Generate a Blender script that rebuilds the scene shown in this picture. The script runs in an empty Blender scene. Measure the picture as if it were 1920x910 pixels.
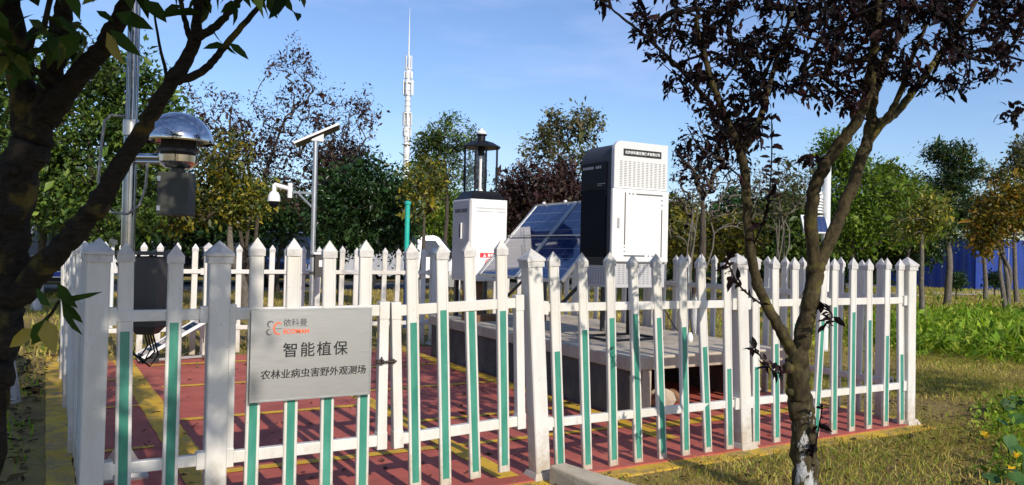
import bpy, math, random
import numpy as np
from mathutils import Vector, Matrix

# ------------------------------------------------------------------ camera, sky, sun, exposure
SC = bpy.context.scene
COL = SC.collection
CAM_H = 1.45
HEAD, PITCH, ROLL, FPX = math.radians(29.3), math.radians(0.59), math.radians(1.25), 1450.0
FW = np.array([math.sin(HEAD)*math.cos(PITCH), math.cos(HEAD)*math.cos(PITCH), math.sin(PITCH)])
_r0 = np.array([math.cos(HEAD), -math.sin(HEAD), 0.0]); _u0 = np.cross(_r0, FW)
RT = _r0*math.cos(ROLL)+_u0*math.sin(ROLL); UP = _u0*math.cos(ROLL)-_r0*math.sin(ROLL)
CP = np.array([0, 0, CAM_H])
cam = bpy.data.cameras.new('camera'); camo = bpy.data.objects.new('camera', cam); COL.objects.link(camo)
cam.sensor_width = 36; cam.lens = FPX/1920*36; cam.clip_end = 3000; cam.clip_start = 0.05
camo.matrix_world = Matrix(((RT[0], UP[0], -FW[0], CP[0]), (RT[1], UP[1], -FW[1], CP[1]), (RT[2], UP[2], -FW[2], CP[2]), (0, 0, 0, 1)))
SC.camera = camo

SUN_EL = math.radians(29.5)
SUN_DIR = Vector((0.02*math.cos(SUN_EL), -math.cos(SUN_EL), math.sin(SUN_EL))).normalized()   # towards the sun
sun = bpy.data.lights.new('sun', 'SUN'); sun.energy = 4.2; sun.angle = math.radians(0.55); sun.color = (1.0, 0.915, 0.78)
suno = bpy.data.objects.new('sun', sun); COL.objects.link(suno)
suno.rotation_euler = (-SUN_DIR).to_track_quat('-Z', 'Y').to_euler(); suno.location = (0, -20, 20)

W = bpy.data.worlds.new('World'); SC.world = W; W.use_nodes = True
nt = W.node_tree; bg = nt.nodes['Background']
sky = nt.nodes.new('ShaderNodeTexSky'); sky.sky_type = 'NISHITA'; sky.sun_disc = False
sky.sun_elevation = SUN_EL; sky.sun_rotation = math.atan2(SUN_DIR.x, SUN_DIR.y)
sky.air_density = 1.0; sky.dust_density = 0.6; sky.ozone_density = 2.0
tc = nt.nodes.new('ShaderNodeTexCoord'); mp = nt.nodes.new('ShaderNodeMapping'); mp.inputs['Scale'].default_value = (2.2, 2.2, 9.0)
nz = nt.nodes.new('ShaderNodeTexNoise'); nz.inputs['Scale'].default_value = 1.6; nz.inputs['Detail'].default_value = 6; nz.inputs['Roughness'].default_value = 0.55
cr = nt.nodes.new('ShaderNodeValToRGB'); cr.color_ramp.elements[0].position = 0.50; cr.color_ramp.elements[0].color = (0, 0, 0, 1)
cr.color_ramp.elements[1].position = 0.78; cr.color_ramp.elements[1].color = (0.34, 0.34, 0.34, 1)
mx = nt.nodes.new('ShaderNodeMix'); mx.data_type = 'RGBA'; mx.inputs[7].default_value = (6.0, 6.1, 7.6, 1)
nt.links.new(tc.outputs['Generated'], mp.inputs[0]); nt.links.new(mp.outputs[0], nz.inputs[0]); nt.links.new(nz.outputs[0], cr.inputs[0])
nt.links.new(cr.outputs[0], mx.inputs[0]); nt.links.new(sky.outputs[0], mx.inputs[6]); tint = nt.nodes.new('ShaderNodeMix'); tint.data_type = 'RGBA'; tint.blend_type = 'MULTIPLY'; tint.inputs[0].default_value = 1.0; tint.inputs[7].default_value = (0.94, 1.03, 1.24, 1)
nt.links.new(mx.outputs[2], tint.inputs[6]); nt.links.new(tint.outputs[2], bg.inputs[0])
bg.inputs[1].default_value = 0.128
SC.view_settings.view_transform = 'Standard'; SC.view_settings.look = 'None'; SC.view_settings.gamma = 1.0
SC.view_settings.exposure = 0.05; SC.view_settings.use_curve_mapping = False

rng = np.random.default_rng(7); random.seed(7)

# ------------------------------------------------------------------ helpers
def at(x, y, d):
    "world point at depth d along the ray through photo pixel (x, y) - used only to survey positions"
    return CP + (FW + RT*(x-960)/FPX - UP*(y-455)/FPX)*d
def onz(x, y, z=0.0):
    r = FW + RT*(x-960)/FPX - UP*(y-455)/FPX
    return CP + r*(z-CAM_H)/r[2]

M = {}
def _mat(name):
    m = bpy.data.materials.new(name); m.use_nodes = True; M[name] = m
    return m, m.node_tree, m.node_tree.nodes['Principled BSDF']
def N(nt, t, **kw):
    n = nt.nodes.new('ShaderNode'+t)
    for k, v in kw.items():
        if k in n.inputs: n.inputs[k].default_value = v
        else: setattr(n, k, v)
    return n
def ramp(nt, src, stops):
    r = nt.nodes.new('ShaderNodeValToRGB'); e = r.color_ramp.elements
    while len(e) < len(stops): e.new(0.5)
    for i, (p, c) in enumerate(stops): e[i].position = p; e[i].color = (*c, 1)
    nt.links.new(src, r.inputs[0]); return r.outputs[0]
def mix(nt, fac, a, b, mode='MIX'):
    m = nt.nodes.new('ShaderNodeMix'); m.data_type = 'RGBA'; m.blend_type = mode
    for i, v in ((0, fac), (6, a), (7, b)):
        if hasattr(v, 'links') or isinstance(v, bpy.types.NodeSocket): nt.links.new(v, m.inputs[i])
        else: m.inputs[i].default_value = v if i == 0 else (*v, 1)
    return m.outputs[2]
def noise(nt, scale, detail=4, rough=0.55, coord='Object', stretch=None):
    t = N(nt, 'TexCoord'); n = N(nt, 'TexNoise', Scale=scale, Detail=detail, Roughness=rough)
    src = t.outputs[coord]
    if coord == 'World':
        pass
    if stretch:
        mp = N(nt, 'Mapping'); mp.inputs['Scale'].default_value = stretch; nt.links.new(src, mp.inputs[0]); src = mp.outputs[0]
    nt.links.new(src, n.inputs[0]); return n.outputs[0]
def wnoise(nt, scale, detail=4, rough=0.55, stretch=None):
    g = N(nt, 'NewGeometry'); n = N(nt, 'TexNoise', Scale=scale, Detail=detail, Roughness=rough); src = g.outputs['Position']
    if stretch:
        mp = N(nt, 'Mapping'); mp.inputs['Scale'].default_value = stretch; nt.links.new(src, mp.inputs[0]); src = mp.outputs[0]
    nt.links.new(src, n.inputs[0]); return n.outputs[0]
def bump(nt, bs, src, strength=0.3, dist=0.01):
    b = N(nt, 'Bump', Strength=strength, Distance=dist); nt.links.new(src, b.inputs['Height']); nt.links.new(b.outputs[0], bs.inputs['Normal'])

def plain(name, col, rough=0.5, metal=0.0, var=0.12, scale=6.0, bumpy=0.0, spec=0.5, coat=0.0):
    m, nt, bs = _mat(name)
    n = wnoise(nt, scale, 5, 0.6)
    dk = tuple(c*(1-var) for c in col); lt = tuple(min(1, c*(1+var)) for c in col)
    nt.links.new(ramp(nt, n, [(0.3, dk), (0.7, lt)]), bs.inputs['Base Color'])
    bs.inputs['Roughness'].default_value = rough; bs.inputs['Metallic'].default_value = metal
    bs.inputs['Specular IOR Level'].default_value = spec; bs.inputs['Coat Weight'].default_value = coat
    if bumpy: bump(nt, bs, wnoise(nt, scale*8, 4, 0.6), bumpy, 0.004)
    return m

def make_materials():
    # fence plastic: white with faint grime streaks
    m, nt, bs = _mat('fence_white')
    a = ramp(nt, wnoise(nt, 9, 6, 0.65, (1, 1, 0.25)), [(0.33, (0.58, 0.56, 0.52)), (0.6, (0.68, 0.665, 0.64))])
    spk = ramp(nt, wnoise(nt, 60, 3, 0.6), [(0.66, (0, 0, 0)), (0.74, (1, 1, 1))])
    gg = N(nt, 'NewGeometry'); sz = N(nt, 'SeparateXYZ'); nt.links.new(gg.outputs['Position'], sz.inputs[0])
    mr = N(nt, 'MapRange'); mr.inputs[1].default_value = 0.02; mr.inputs[2].default_value = 0.42; mr.inputs[3].default_value = 0.42; mr.inputs[4].default_value = 0.0; nt.links.new(sz.outputs[2], mr.inputs[0])
    ad = N(nt, 'Math', operation='ADD'); nt.links.new(mr.outputs[0], ad.inputs[0]); nt.links.new(wnoise(nt, 16, 7, 0.75), ad.inputs[1])
    mud = ramp(nt, ad.outputs[0], [(0.62, (0, 0, 0)), (0.92, (0.75, 0.75, 0.75))])
    a = mix(nt, ramp(nt, wnoise(nt, 1.7, 4, 0.6), [(0.45, (0, 0, 0)), (0.70, (0.6, 0.6, 0.6))]), a, (0.64, 0.60, 0.50)); b_ = mix(nt, spk, a, (0.46, 0.42, 0.36)); nt.links.new(mix(nt, mud, b_, (0.40, 0.32, 0.22)), bs.inputs['Base Color']); bs.inputs['Roughness'].default_value = 0.38
    m, nt, bs = _mat('fence_cap')
    nt.links.new(ramp(nt, wnoise(nt, 18, 6, 0.7), [(0.3, (0.40, 0.385, 0.37)), (0.65, (0.62, 0.60, 0.58))]), bs.inputs['Base Color']); bs.inputs['Roughness'].default_value = 0.45
    m, nt, bs = _mat('green_strip')
    nt.links.new(ramp(nt, wnoise(nt, 14, 5, 0.6, (1, 1, 0.3)), [(0.3, (0.030, 0.20, 0.145)), (0.7, (0.075, 0.30, 0.225))]), bs.inputs['Base Color']); bs.inputs['Roughness'].default_value = 0.3
    # red floor paint
    m, nt, bs = _mat('red_floor')
    a = ramp(nt, wnoise(nt, 2.2, 6, 0.65), [(0.25, (0.27, 0.058, 0.042)), (0.55, (0.47, 0.108, 0.075)), (0.85, (0.55, 0.18, 0.125))])
    sp = ramp(nt, wnoise(nt, 7, 8, 0.8), [(0.54, (0, 0, 0)), (0.68, (0.75, 0.75, 0.75))])
    nt.links.new(mix(nt, sp, a, (0.22, 0.09, 0.075)), bs.inputs['Base Color']); bs.inputs['Roughness'].default_value = 0.75
    bump(nt, bs, wnoise(nt, 90, 4, 0.6), 0.25, 0.004)
    m, nt, bs = _mat('yellow_paint')
    a = ramp(nt, wnoise(nt, 3.0, 6, 0.7), [(0.3, (0.56, 0.32, 0.015)), (0.65, (0.76, 0.47, 0.03))])
    sp = ramp(nt, wnoise(nt, 14, 7, 0.8), [(0.52, (0, 0, 0)), (0.64, (0.9, 0.9, 0.9))])
    nt.links.new(mix(nt, sp, a, (0.24, 0.17, 0.09)), bs.inputs['Base Color']); bs.inputs['Roughness'].default_value = 0.7
    bump(nt, bs, wnoise(nt, 60, 4, 0.6), 0.3, 0.004)
    m, nt, bs = _mat('worn_yellow')
    a = ramp(nt, wnoise(nt, 3.0, 6, 0.7), [(0.3, (0.50, 0.29, 0.02)), (0.65, (0.70, 0.45, 0.04))])
    sp = ramp(nt, wnoise(nt, 5, 7, 0.8), [(0.46, (0, 0, 0)), (0.60, (0.9, 0.9, 0.9))])
    nt.links.new(mix(nt, sp, a, (0.27, 0.19, 0.10)), bs.inputs['Base Color']); bs.inputs['Roughness'].default_value = 0.85
    bump(nt, bs, wnoise(nt, 40, 5, 0.7), 0.5, 0.008)
    # concrete
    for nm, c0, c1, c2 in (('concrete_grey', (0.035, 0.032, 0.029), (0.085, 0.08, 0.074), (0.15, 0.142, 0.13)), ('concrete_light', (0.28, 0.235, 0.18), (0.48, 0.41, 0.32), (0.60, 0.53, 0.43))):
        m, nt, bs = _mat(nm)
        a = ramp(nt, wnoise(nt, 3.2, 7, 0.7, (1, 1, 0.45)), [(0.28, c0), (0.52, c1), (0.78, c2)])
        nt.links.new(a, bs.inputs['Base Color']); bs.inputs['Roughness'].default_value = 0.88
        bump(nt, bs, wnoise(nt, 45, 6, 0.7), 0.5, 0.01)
    # ground
    m, nt, bs = _mat('ground_soil')
    big = wnoise(nt, 0.45, 5, 0.6); mid = wnoise(nt, 2.6, 6, 0.65); fine = wnoise(nt, 26, 6, 0.7)
    g = ramp(nt, mid, [(0.3, (0.22, 0.15, 0.07)), (0.48, (0.42, 0.31, 0.10)), (0.66, (0.29, 0.27, 0.055)), (0.85, (0.48, 0.37, 0.15))])
    d = ramp(nt, fine, [(0.3, (0.085, 0.056, 0.034)), (0.7, (0.24, 0.17, 0.095))])
    f = ramp(nt, big, [(0.42, (0.85, 0.85, 0.85)), (0.62, (0.25, 0.25, 0.25))])
    nt.links.new(mix(nt, f, d, g), bs.inputs['Base Color']); bs.inputs['Roughness'].default_value = 0.95; bs.inputs['Specular IOR Level'].default_value = 0.1
    bump(nt, bs, fine, 0.9, 0.03)
    m, nt, bs = _mat('asphalt')
    nt.links.new(ramp(nt, wnoise(nt, 12, 6, 0.7), [(0.3, (0.075, 0.072, 0.068)), (0.7, (0.14, 0.135, 0.125))]), bs.inputs['Base Color']); bs.inputs['Roughness'].default_value = 0.9
    # metals
    m, nt, bs = _mat('brushed_steel')
    t = N(nt, 'TexCoord'); mp = N(nt, 'Mapping'); mp.inputs['Scale'].default_value = (1.5, 1, 160); n = N(nt, 'TexNoise', Scale=6.0, Detail=3)
    nt.links.new(t.outputs['Object'], mp.inputs[0]); nt.links.new(mp.outputs[0], n.inputs[0])
    nt.links.new(ramp(nt, n.outputs[0], [(0.3, (0.40, 0.40, 0.40)), (0.7, (0.50, 0.495, 0.485))]), bs.inputs['Base Color'])
    bs.inputs['Metallic'].default_value = 0.7; nt.links.new(ramp(nt, n.outputs[0], [(0.3, (0.30,)*3), (0.7, (0.46,)*3)]), bs.inputs['Roughness'])
    plain('chrome', (0.62, 0.62, 0.63), 0.10, 1.0, 0.05, 3); plain('steel_pole', (0.26, 0.26, 0.27), 0.18, 1.0, 0.15, 8)
    plain('galvanised', (0.45, 0.46, 0.47), 0.4, 0.85, 0.15, 12); plain('dark_steel', (0.055, 0.055, 0.055), 0.45, 0.3, 0.3, 10)
    plain('black_metal', (0.008, 0.008, 0.010), 0.42, 0.0, 0.2, 10, spec=0.25); plain('black_gloss', (0.006, 0.007, 0.011), 0.4, 0.0, 0.25, 4, spec=0.12)
    plain('navy_panel', (0.007, 0.009, 0.014), 0.7, 0.0, 0.25, 4, spec=0.1)
    plain('white_enamel', (0.80, 0.79, 0.77), 0.35, 0.0, 0.03, 3, coat=0.2); plain('cabinet_grey', (0.46, 0.46, 0.47), 0.4, 0.0, 0.06, 4)
    plain('cabinet_dark_grey', (0.05, 0.052, 0.058), 0.55, 0.0, 0.1, 4, spec=0.3)
    plain('cabinet_top_grey', (0.66, 0.66, 0.65), 0.4, 0.0, 0.03, 4); plain('slot_dark', (0.20, 0.20, 0.20), 0.7, 0.0, 0.1, 8)
    plain('ink_black', (0.012, 0.012, 0.012), 0.5, 0, 0.1, 8); plain('ink_grey', (0.12, 0.12, 0.125), 0.5, 0, 0.1, 8); plain('ink_orange', (0.80, 0.13, 0.035), 0.5, 0, 0.1, 8)
    plain('ink_pale', (0.42, 0.42, 0.41), 0.5, 0, 0.1, 8); plain('ink_white', (0.8, 0.8, 0.79), 0.5, 0, 0.03, 8); plain('sticker_red', (0.72, 0.035, 0.055), 0.45, 0, 0.08, 8)
    plain('box_grey_brown', (0.070, 0.064, 0.055), 0.55, 0.0, 0.15, 6); plain('box_olive', (0.042, 0.044, 0.036), 0.6, 0.0, 0.2, 6)
    plain('teal_paint', (0.02, 0.42, 0.33), 0.4, 0, 0.1, 5); plain('rubber', (0.012, 0.012, 0.012), 0.8, 0, 0.2, 10); plain('conduit_grey', (0.24, 0.24, 0.24), 0.45, 0.5, 0.15, 20)
    plain('wood_brown', (0.19, 0.10, 0.05), 0.8, 0, 0.3, 12, 0.3); plain('tarp_grey', (0.33, 0.34, 0.37), 0.75, 0, 0.2, 2.0, 0.3)
    plain('car_silver', (0.42, 0.43, 0.44), 0.25, 0.7, 0.05, 2, coat=0.8); plain('car_white', (0.78, 0.78, 0.77), 0.25, 0, 0.03, 2, coat=0.8)
    plain('car_black', (0.012, 0.012, 0.015), 0.2, 0, 0.1, 2, coat=0.8); plain('car_blue', (0.03, 0.06, 0.16), 0.25, 0.2, 0.1, 2, coat=0.8)
    plain('car_glass', (0.015, 0.018, 0.022), 0.06, 0, 0.05, 2, spec=0.8); plain('plate_blue', (0.02, 0.06, 0.34), 0.4, 0, 0.05, 4)
    plain('lamp_glass', (0.62, 0.63, 0.64), 0.1, 0.4, 0.05, 4); plain('tower_white', (0.68, 0.69, 0.70), 0.5, 0, 0.05, 0.3)
    plain('brass_dark', (0.06, 0.05, 0.045), 0.4, 0.8, 0.2, 20); plain('soil_dark', (0.05, 0.035, 0.022), 0.95, 0, 0.4, 8, 0.8)
    m, nt, bs = M['white_enamel'], M['white_enamel'].node_tree, M['white_enamel'].node_tree.nodes['Principled BSDF']
    st = ramp(nt, wnoise(nt, 22, 6, 0.7, (1, 1, 0.06)), [(0.55, (0.80, 0.79, 0.77)), (0.75, (0.66, 0.63, 0.57))]); nt.links.new(st, bs.inputs['Base Color'])
    # blue corrugated steel
    plain('blue_steel', (0.006, 0.032, 0.22), 0.45, 0, 0.15, 1.5)
    # solar cells: dark blue cells, pale grid
    m, nt, bs = _mat('solar_cells')
    t = N(nt, 'TexCoord')
    sep = N(nt, 'SeparateXYZ'); nt.links.new(t.outputs['UV'], sep.inputs[0])
    def grid(out, n, w):
        a = N(nt, 'Math', operation='MULTIPLY'); a.inputs[1].default_value = n; nt.links.new(out, a.inputs[0])
        f = N(nt, 'Math', operation='FRACT'); nt.links.new(a.outputs[0], f.inputs[0])
        s = N(nt, 'Math', operation='SUBTRACT'); s.inputs[1].default_value = 0.5; nt.links.new(f.outputs[0], s.inputs[0])
        b = N(nt, 'Math', operation='ABSOLUTE'); nt.links.new(s.outputs[0], b.inputs[0])
        c = N(nt, 'Math', operation='GREATER_THAN'); c.inputs[1].default_value = 0.5-w/2; nt.links.new(b.outputs[0], c.inputs[0]); return c.outputs[0]
    gx, gy0, gd = grid(sep.outputs[0], 5, 0.012), grid(sep.outputs[1], 8, 0.055), grid(sep.outputs[0], 40, 0.7)
    gm = N(nt, 'Math', operation='MULTIPLY'); nt.links.new(gy0, gm.inputs[0]); nt.links.new(gd, gm.inputs[1]); gy = gm.outputs[0]
    fx = grid(sep.outputs[1], 63, 0.12)
    mxx = N(nt, 'Math', operation='MAXIMUM'); nt.links.new(gx, mxx.inputs[0]); nt.links.new(gy, mxx.inputs[1])
    cell = ramp(nt, wnoise(nt, 5, 4, 0.6), [(0.3, (0.010, 0.022, 0.090)), (0.7, (0.018, 0.042, 0.150))])
    cell2 = mix(nt, 0.5, cell, mix(nt, fx, cell, (0.06, 0.075, 0.12)))
    nt.links.new(mix(nt, mxx.outputs[0], cell2, (0.30, 0.31, 0.34)), bs.inputs['Base Color'])
    bs.inputs['Roughness'].default_value = 0.05; bs.inputs['IOR'].default_value = 1.75
    # thin clear glass
    m, nt, bs = _mat('clear_sheet')
    out = nt.nodes['Material Output']; tr = N(nt, 'BsdfTransparent'); tr.inputs[0].default_value = (0.99, 0.995, 1.0, 1)
    gl = N(nt, 'BsdfGlossy'); gl.inputs['Roughness'].default_value = 0.03; fr = N(nt, 'Fresnel', IOR=1.5)
    ms = N(nt, 'MixShader'); nt.links.new(fr.outputs[0], ms.inputs[0]); nt.links.new(tr.outputs[0], ms.inputs[1]); nt.links.new(gl.outputs[0], ms.inputs[2])
    df = N(nt, 'BsdfDiffuse'); df.inputs[0].default_value = (0.7, 0.72, 0.75, 1); m2 = N(nt, 'MixShader'); m2.inputs[0].default_value = 0.02
    nt.links.new(ms.outputs[0], m2.inputs[1]); nt.links.new(df.outputs[0], m2.inputs[2]); nt.links.new(m2.outputs[0], out.inputs[0])

def leaf_mat(name, cols, trans=0.3, rough=0.5, clump=0.8, spec=0.4):
    m, nt, bs = _mat(name)
    g = N(nt, 'NewGeometry'); k = len(cols)
    isl = ramp(nt, g.outputs['Random Per Island'], [((i+0.5)/k, c) for i, c in enumerate(cols)])
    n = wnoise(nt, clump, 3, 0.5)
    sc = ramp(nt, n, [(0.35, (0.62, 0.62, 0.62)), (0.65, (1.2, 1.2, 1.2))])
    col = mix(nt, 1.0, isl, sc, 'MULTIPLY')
    nt.links.new(col, bs.inputs['Base Color']); bs.inputs['Roughness'].default_value = rough; bs.inputs['Specular IOR Level'].default_value = spec
    if trans:
        t = N(nt, 'BsdfTranslucent'); nt.links.new(mix(nt, 1.0, col, (1.25, 1.2, 0.6), 'MULTIPLY'), t.inputs[0])
        ms = N(nt, 'MixShader'); ms.inputs[0].default_value = trans; out = nt.nodes['Material Output']
        nt.links.new(bs.outputs[0], ms.inputs[1]); nt.links.new(t.outputs[0], ms.inputs[2]); nt.links.new(ms.outputs[0], out.inputs[0])
    return m
def bark_mat(name, c0, c1, wash=None, moss_dapple=None, st=(1, 1, 0.35), mt=0.50):
    m, nt, bs = _mat(name)
    a = ramp(nt, wnoise(nt, 26, 7, 0.7, st), [(0.3, c0), (0.7, c1)])
    if moss_dapple:
        a = mix(nt, ramp(nt, wnoise(nt, 5.5, 5, 0.6), [(mt, (0, 0, 0)), (mt+0.10, (0.85,)*3)]), a, moss_dapple)
    if wash:       # flaking lime wash on the lower trunk
        g = N(nt, 'NewGeometry'); s = N(nt, 'SeparateXYZ'); nt.links.new(g.outputs['Position'], s.inputs[0])
        rag = N(nt, 'Math', operation='MULTIPLY_ADD'); rag.inputs[1].default_value = 0.9; nt.links.new(wnoise(nt, 7, 6, 0.7), rag.inputs[0]); nt.links.new(s.outputs[2], rag.inputs[2])
        lt = N(nt, 'Math', operation='LESS_THAN'); lt.inputs[1].default_value = wash[0]+0.40; nt.links.new(rag.outputs[0], lt.inputs[0])
        pt = ramp(nt, wnoise(nt, wash[1], 7, 0.75, (1, 1, 0.4)), [(wash[2], (0, 0, 0)), (wash[2]+0.05, (1, 1, 1))])
        f = mix(nt, 1.0, pt, (1, 1, 1), 'MULTIPLY'); mm = N(nt, 'Math', operation='MULTIPLY')
        nt.links.new(f, mm.inputs[0]); nt.links.new(lt.outputs[0], mm.inputs[1]); a = mix(nt, mm.outputs[0], a, (0.62, 0.62, 0.62))
    nt.links.new(a, bs.inputs['Base Color']); bs.inputs['Roughness'].default_value = 0.9; bs.inputs['Specular IOR Level'].default_value = 0.15
    bump(nt, bs, wnoise(nt, 38, 7, 0.75, st), 1.0, 0.025)
    return m
make_materials()
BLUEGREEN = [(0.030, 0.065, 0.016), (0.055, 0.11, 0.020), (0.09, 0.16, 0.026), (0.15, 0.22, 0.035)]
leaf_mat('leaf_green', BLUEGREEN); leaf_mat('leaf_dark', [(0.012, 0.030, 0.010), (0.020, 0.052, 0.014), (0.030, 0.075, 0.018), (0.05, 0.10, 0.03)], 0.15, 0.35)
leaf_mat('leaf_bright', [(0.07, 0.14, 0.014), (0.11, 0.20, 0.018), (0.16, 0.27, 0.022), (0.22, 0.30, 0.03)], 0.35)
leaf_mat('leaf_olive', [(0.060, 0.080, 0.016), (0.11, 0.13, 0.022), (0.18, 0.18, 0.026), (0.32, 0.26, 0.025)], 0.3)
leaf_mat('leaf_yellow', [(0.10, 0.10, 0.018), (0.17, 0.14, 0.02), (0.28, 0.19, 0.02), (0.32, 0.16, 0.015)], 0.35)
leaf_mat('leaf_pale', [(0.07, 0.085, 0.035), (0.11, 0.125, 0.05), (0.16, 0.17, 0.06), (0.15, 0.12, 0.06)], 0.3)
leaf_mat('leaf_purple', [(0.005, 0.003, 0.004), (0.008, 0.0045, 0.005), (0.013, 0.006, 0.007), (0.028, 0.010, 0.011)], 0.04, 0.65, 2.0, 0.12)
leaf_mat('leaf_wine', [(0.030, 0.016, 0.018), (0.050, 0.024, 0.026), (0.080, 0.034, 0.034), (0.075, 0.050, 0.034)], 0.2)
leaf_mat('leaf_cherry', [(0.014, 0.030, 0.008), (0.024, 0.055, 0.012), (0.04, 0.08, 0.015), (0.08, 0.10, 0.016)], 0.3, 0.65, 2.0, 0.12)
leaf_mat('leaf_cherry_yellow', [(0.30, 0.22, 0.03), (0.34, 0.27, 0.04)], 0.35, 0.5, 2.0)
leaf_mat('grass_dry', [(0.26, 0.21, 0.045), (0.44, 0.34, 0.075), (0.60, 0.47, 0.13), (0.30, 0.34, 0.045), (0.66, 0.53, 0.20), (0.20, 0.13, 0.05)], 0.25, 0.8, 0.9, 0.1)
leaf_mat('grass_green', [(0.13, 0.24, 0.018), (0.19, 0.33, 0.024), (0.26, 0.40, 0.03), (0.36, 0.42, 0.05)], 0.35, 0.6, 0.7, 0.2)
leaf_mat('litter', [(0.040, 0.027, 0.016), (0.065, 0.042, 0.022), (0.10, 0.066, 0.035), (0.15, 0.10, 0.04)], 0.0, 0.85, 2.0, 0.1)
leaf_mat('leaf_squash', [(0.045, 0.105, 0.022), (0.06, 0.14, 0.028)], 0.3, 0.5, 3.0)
leaf_mat('petal', [(0.75, 0.46, 0.01), (0.80, 0.52, 0.02)], 0.3, 0.6, 3.0)
bark_mat('bark', (0.04, 0.033, 0.026), (0.11, 0.09, 0.07)); bark_mat('bark_pale', (0.085, 0.075, 0.06), (0.22, 0.195, 0.16))
bark_mat('bark_cherry', (0.012, 0.010, 0.008), (0.055, 0.046, 0.036), None, (0.16, 0.125, 0.032), (1, 1, 2.6), 0.555)  # yellow mossy patches, partly sun dapples put into the bark colour
bark_mat('bark_plum', (0.018, 0.013, 0.009), (0.115, 0.092, 0.045), (0.56, 11.0, 0.53), (0.15, 0.128, 0.036), (1, 1, 0.55), 0.54)
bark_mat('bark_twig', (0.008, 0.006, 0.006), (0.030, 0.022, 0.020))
bark_mat('bark_washed', (0.045, 0.036, 0.028), (0.13, 0.105, 0.08), (0.85, 8.0, 0.40))

# -------- mesh collecting
class MB:
    def __init__(s): s.v = []; s.f = []
    def add(s, vs, fs):
        o = len(s.v); s.v += [tuple(map(float, p)) for p in vs]; s.f += [tuple(i+o for i in f) for f in fs]; return s
    def box(s, c, size, rot=None):
        x, y, z = (a/2 for a in size); vs = [Vector(p) for p in ((-x,-y,-z),(x,-y,-z),(x,y,-z),(-x,y,-z),(-x,-y,z),(x,-y,z),(x,y,z),(-x,y,z))]
        if rot is not None: vs = [rot @ p for p in vs]
        return s.add([p+Vector(c) for p in vs], [(0,3,2,1),(4,5,6,7),(0,1,5,4),(1,2,6,5),(2,3,7,6),(3,0,4,7)])
    def bbox(s, a, b): return s.box([(p+q)/2 for p, q in zip(a, b)], [abs(q-p) for p, q in zip(a, b)])
    def bar(s, a, b, w, h=None, roll=0.0):
        a, b = Vector(a), Vector(b); d = b-a; h = h or w
        q = d.to_track_quat('X', 'Z'); return s.box((a+b)/2, (d.length, w, h), (q.to_matrix() @ Matrix.Rotation(roll, 3, 'X')))
    def prism(s, poly, y0, y1, axis='Y'):
        "poly in (x,z) extruded along y (axis 'Y'), or (x,y) extruded along z (axis 'Z'), or (y,z) along x (axis 'X')"
        k = len(poly)
        def P(p, t): return (p[0], t, p[1]) if axis == 'Y' else ((p[0], p[1], t) if axis == 'Z' else (t, p[0], p[1]))
        vs = [P(p, y0) for p in poly]+[P(p, y1) for p in poly]
        fs = [tuple(range(k)), tuple(range(2*k-1, k-1, -1))]+[(i, i+k, (i+1) % k+k, (i+1) % k) for i in range(k)]
        return s.add(vs, fs)
    def lathe(s, prof, c=(0,0,0), n=24, cap=True):
        vs = []; fs = []
        for r, z in prof: vs += [(c[0]+r*math.cos(2*math.pi*i/n), c[1]+r*math.sin(2*math.pi*i/n), c[2]+z) for i in range(n)]
        for j in range(len(prof)-1): fs += [(j*n+i, j*n+(i+1) % n, (j+1)*n+(i+1) % n, (j+1)*n+i) for i in range(n)]
        if cap: fs += [tuple(range(n-1, -1, -1)), tuple((len(prof)-1)*n+i for i in range(n))]
        return s.add(vs, fs)
    def tube(s, pts, r, n=8, cap=True):
        vs, fs = tube_np(np.array(pts, float), np.full(len(pts), r) if np.isscalar(r) else np.array(r, float), n, cap)
        return s.add(vs, fs)
    def cyl(s, a, b, r, n=12): return s.tube([a, b], r, n)
    def build(s, name, mat, parent=None, smooth=False, bevel=0.0, loc=None):
        me = bpy.data.meshes.new(name); me.from_pydata(s.v, [], s.f); me.validate(); me.update()
        o = bpy.data.objects.new(name, me); COL.objects.link(o)
        fixn(me)
        me.materials.append(M[mat])
        if smooth: shade(me)
        if bevel:
            b = o.modifiers.new('bevel', 'BEVEL'); b.width = bevel; b.segments = 2; b.limit_method = 'ANGLE'; b.angle_limit = math.radians(40)
        if parent is not None: o.parent = parent
        if loc is not None: o.location = loc
        return o
def fixn(me):
    import bmesh
    bm = bmesh.new(); bm.from_mesh(me); bmesh.ops.recalc_face_normals(bm, faces=bm.faces); bm.to_mesh(me); bm.free()
def shade(me, ang=40):
    me.polygons.foreach_set('use_smooth', [True]*len(me.polygons))
    try: me.set_sharp_from_angle(angle=math.radians(ang))
    except Exception: pass
def tube_np(P, R, n=6, cap=False):
    T = np.gradient(P, axis=0); T /= (np.linalg.norm(T, axis=1, keepdims=True)+1e-9)
    u = np.cross(T[0], (0, 0, 1.0) if abs(T[0][2]) < 0.9 else (1.0, 0, 0)); u /= np.linalg.norm(u)+1e-9
    ang = np.arange(n)*2*math.pi/n; ca, sa = np.cos(ang)[:, None], np.sin(ang)[:, None]; V = []
    for p, t, r in zip(P, T, R):
        u = u-t*(u@t); u /= np.linalg.norm(u)+1e-9; w = np.cross(t, u); V.append(p+r*(ca*u+sa*w))
    V = np.concatenate(V); k = len(P); F = []
    for j in range(k-1): F += [(j*n+i, j*n+(i+1) % n, (j+1)*n+(i+1) % n, (j+1)*n+i) for i in range(n)]
    if cap: F += [tuple(range(n-1, -1, -1)), tuple((k-1)*n+i for i in range(n))]
    return V, F
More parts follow.
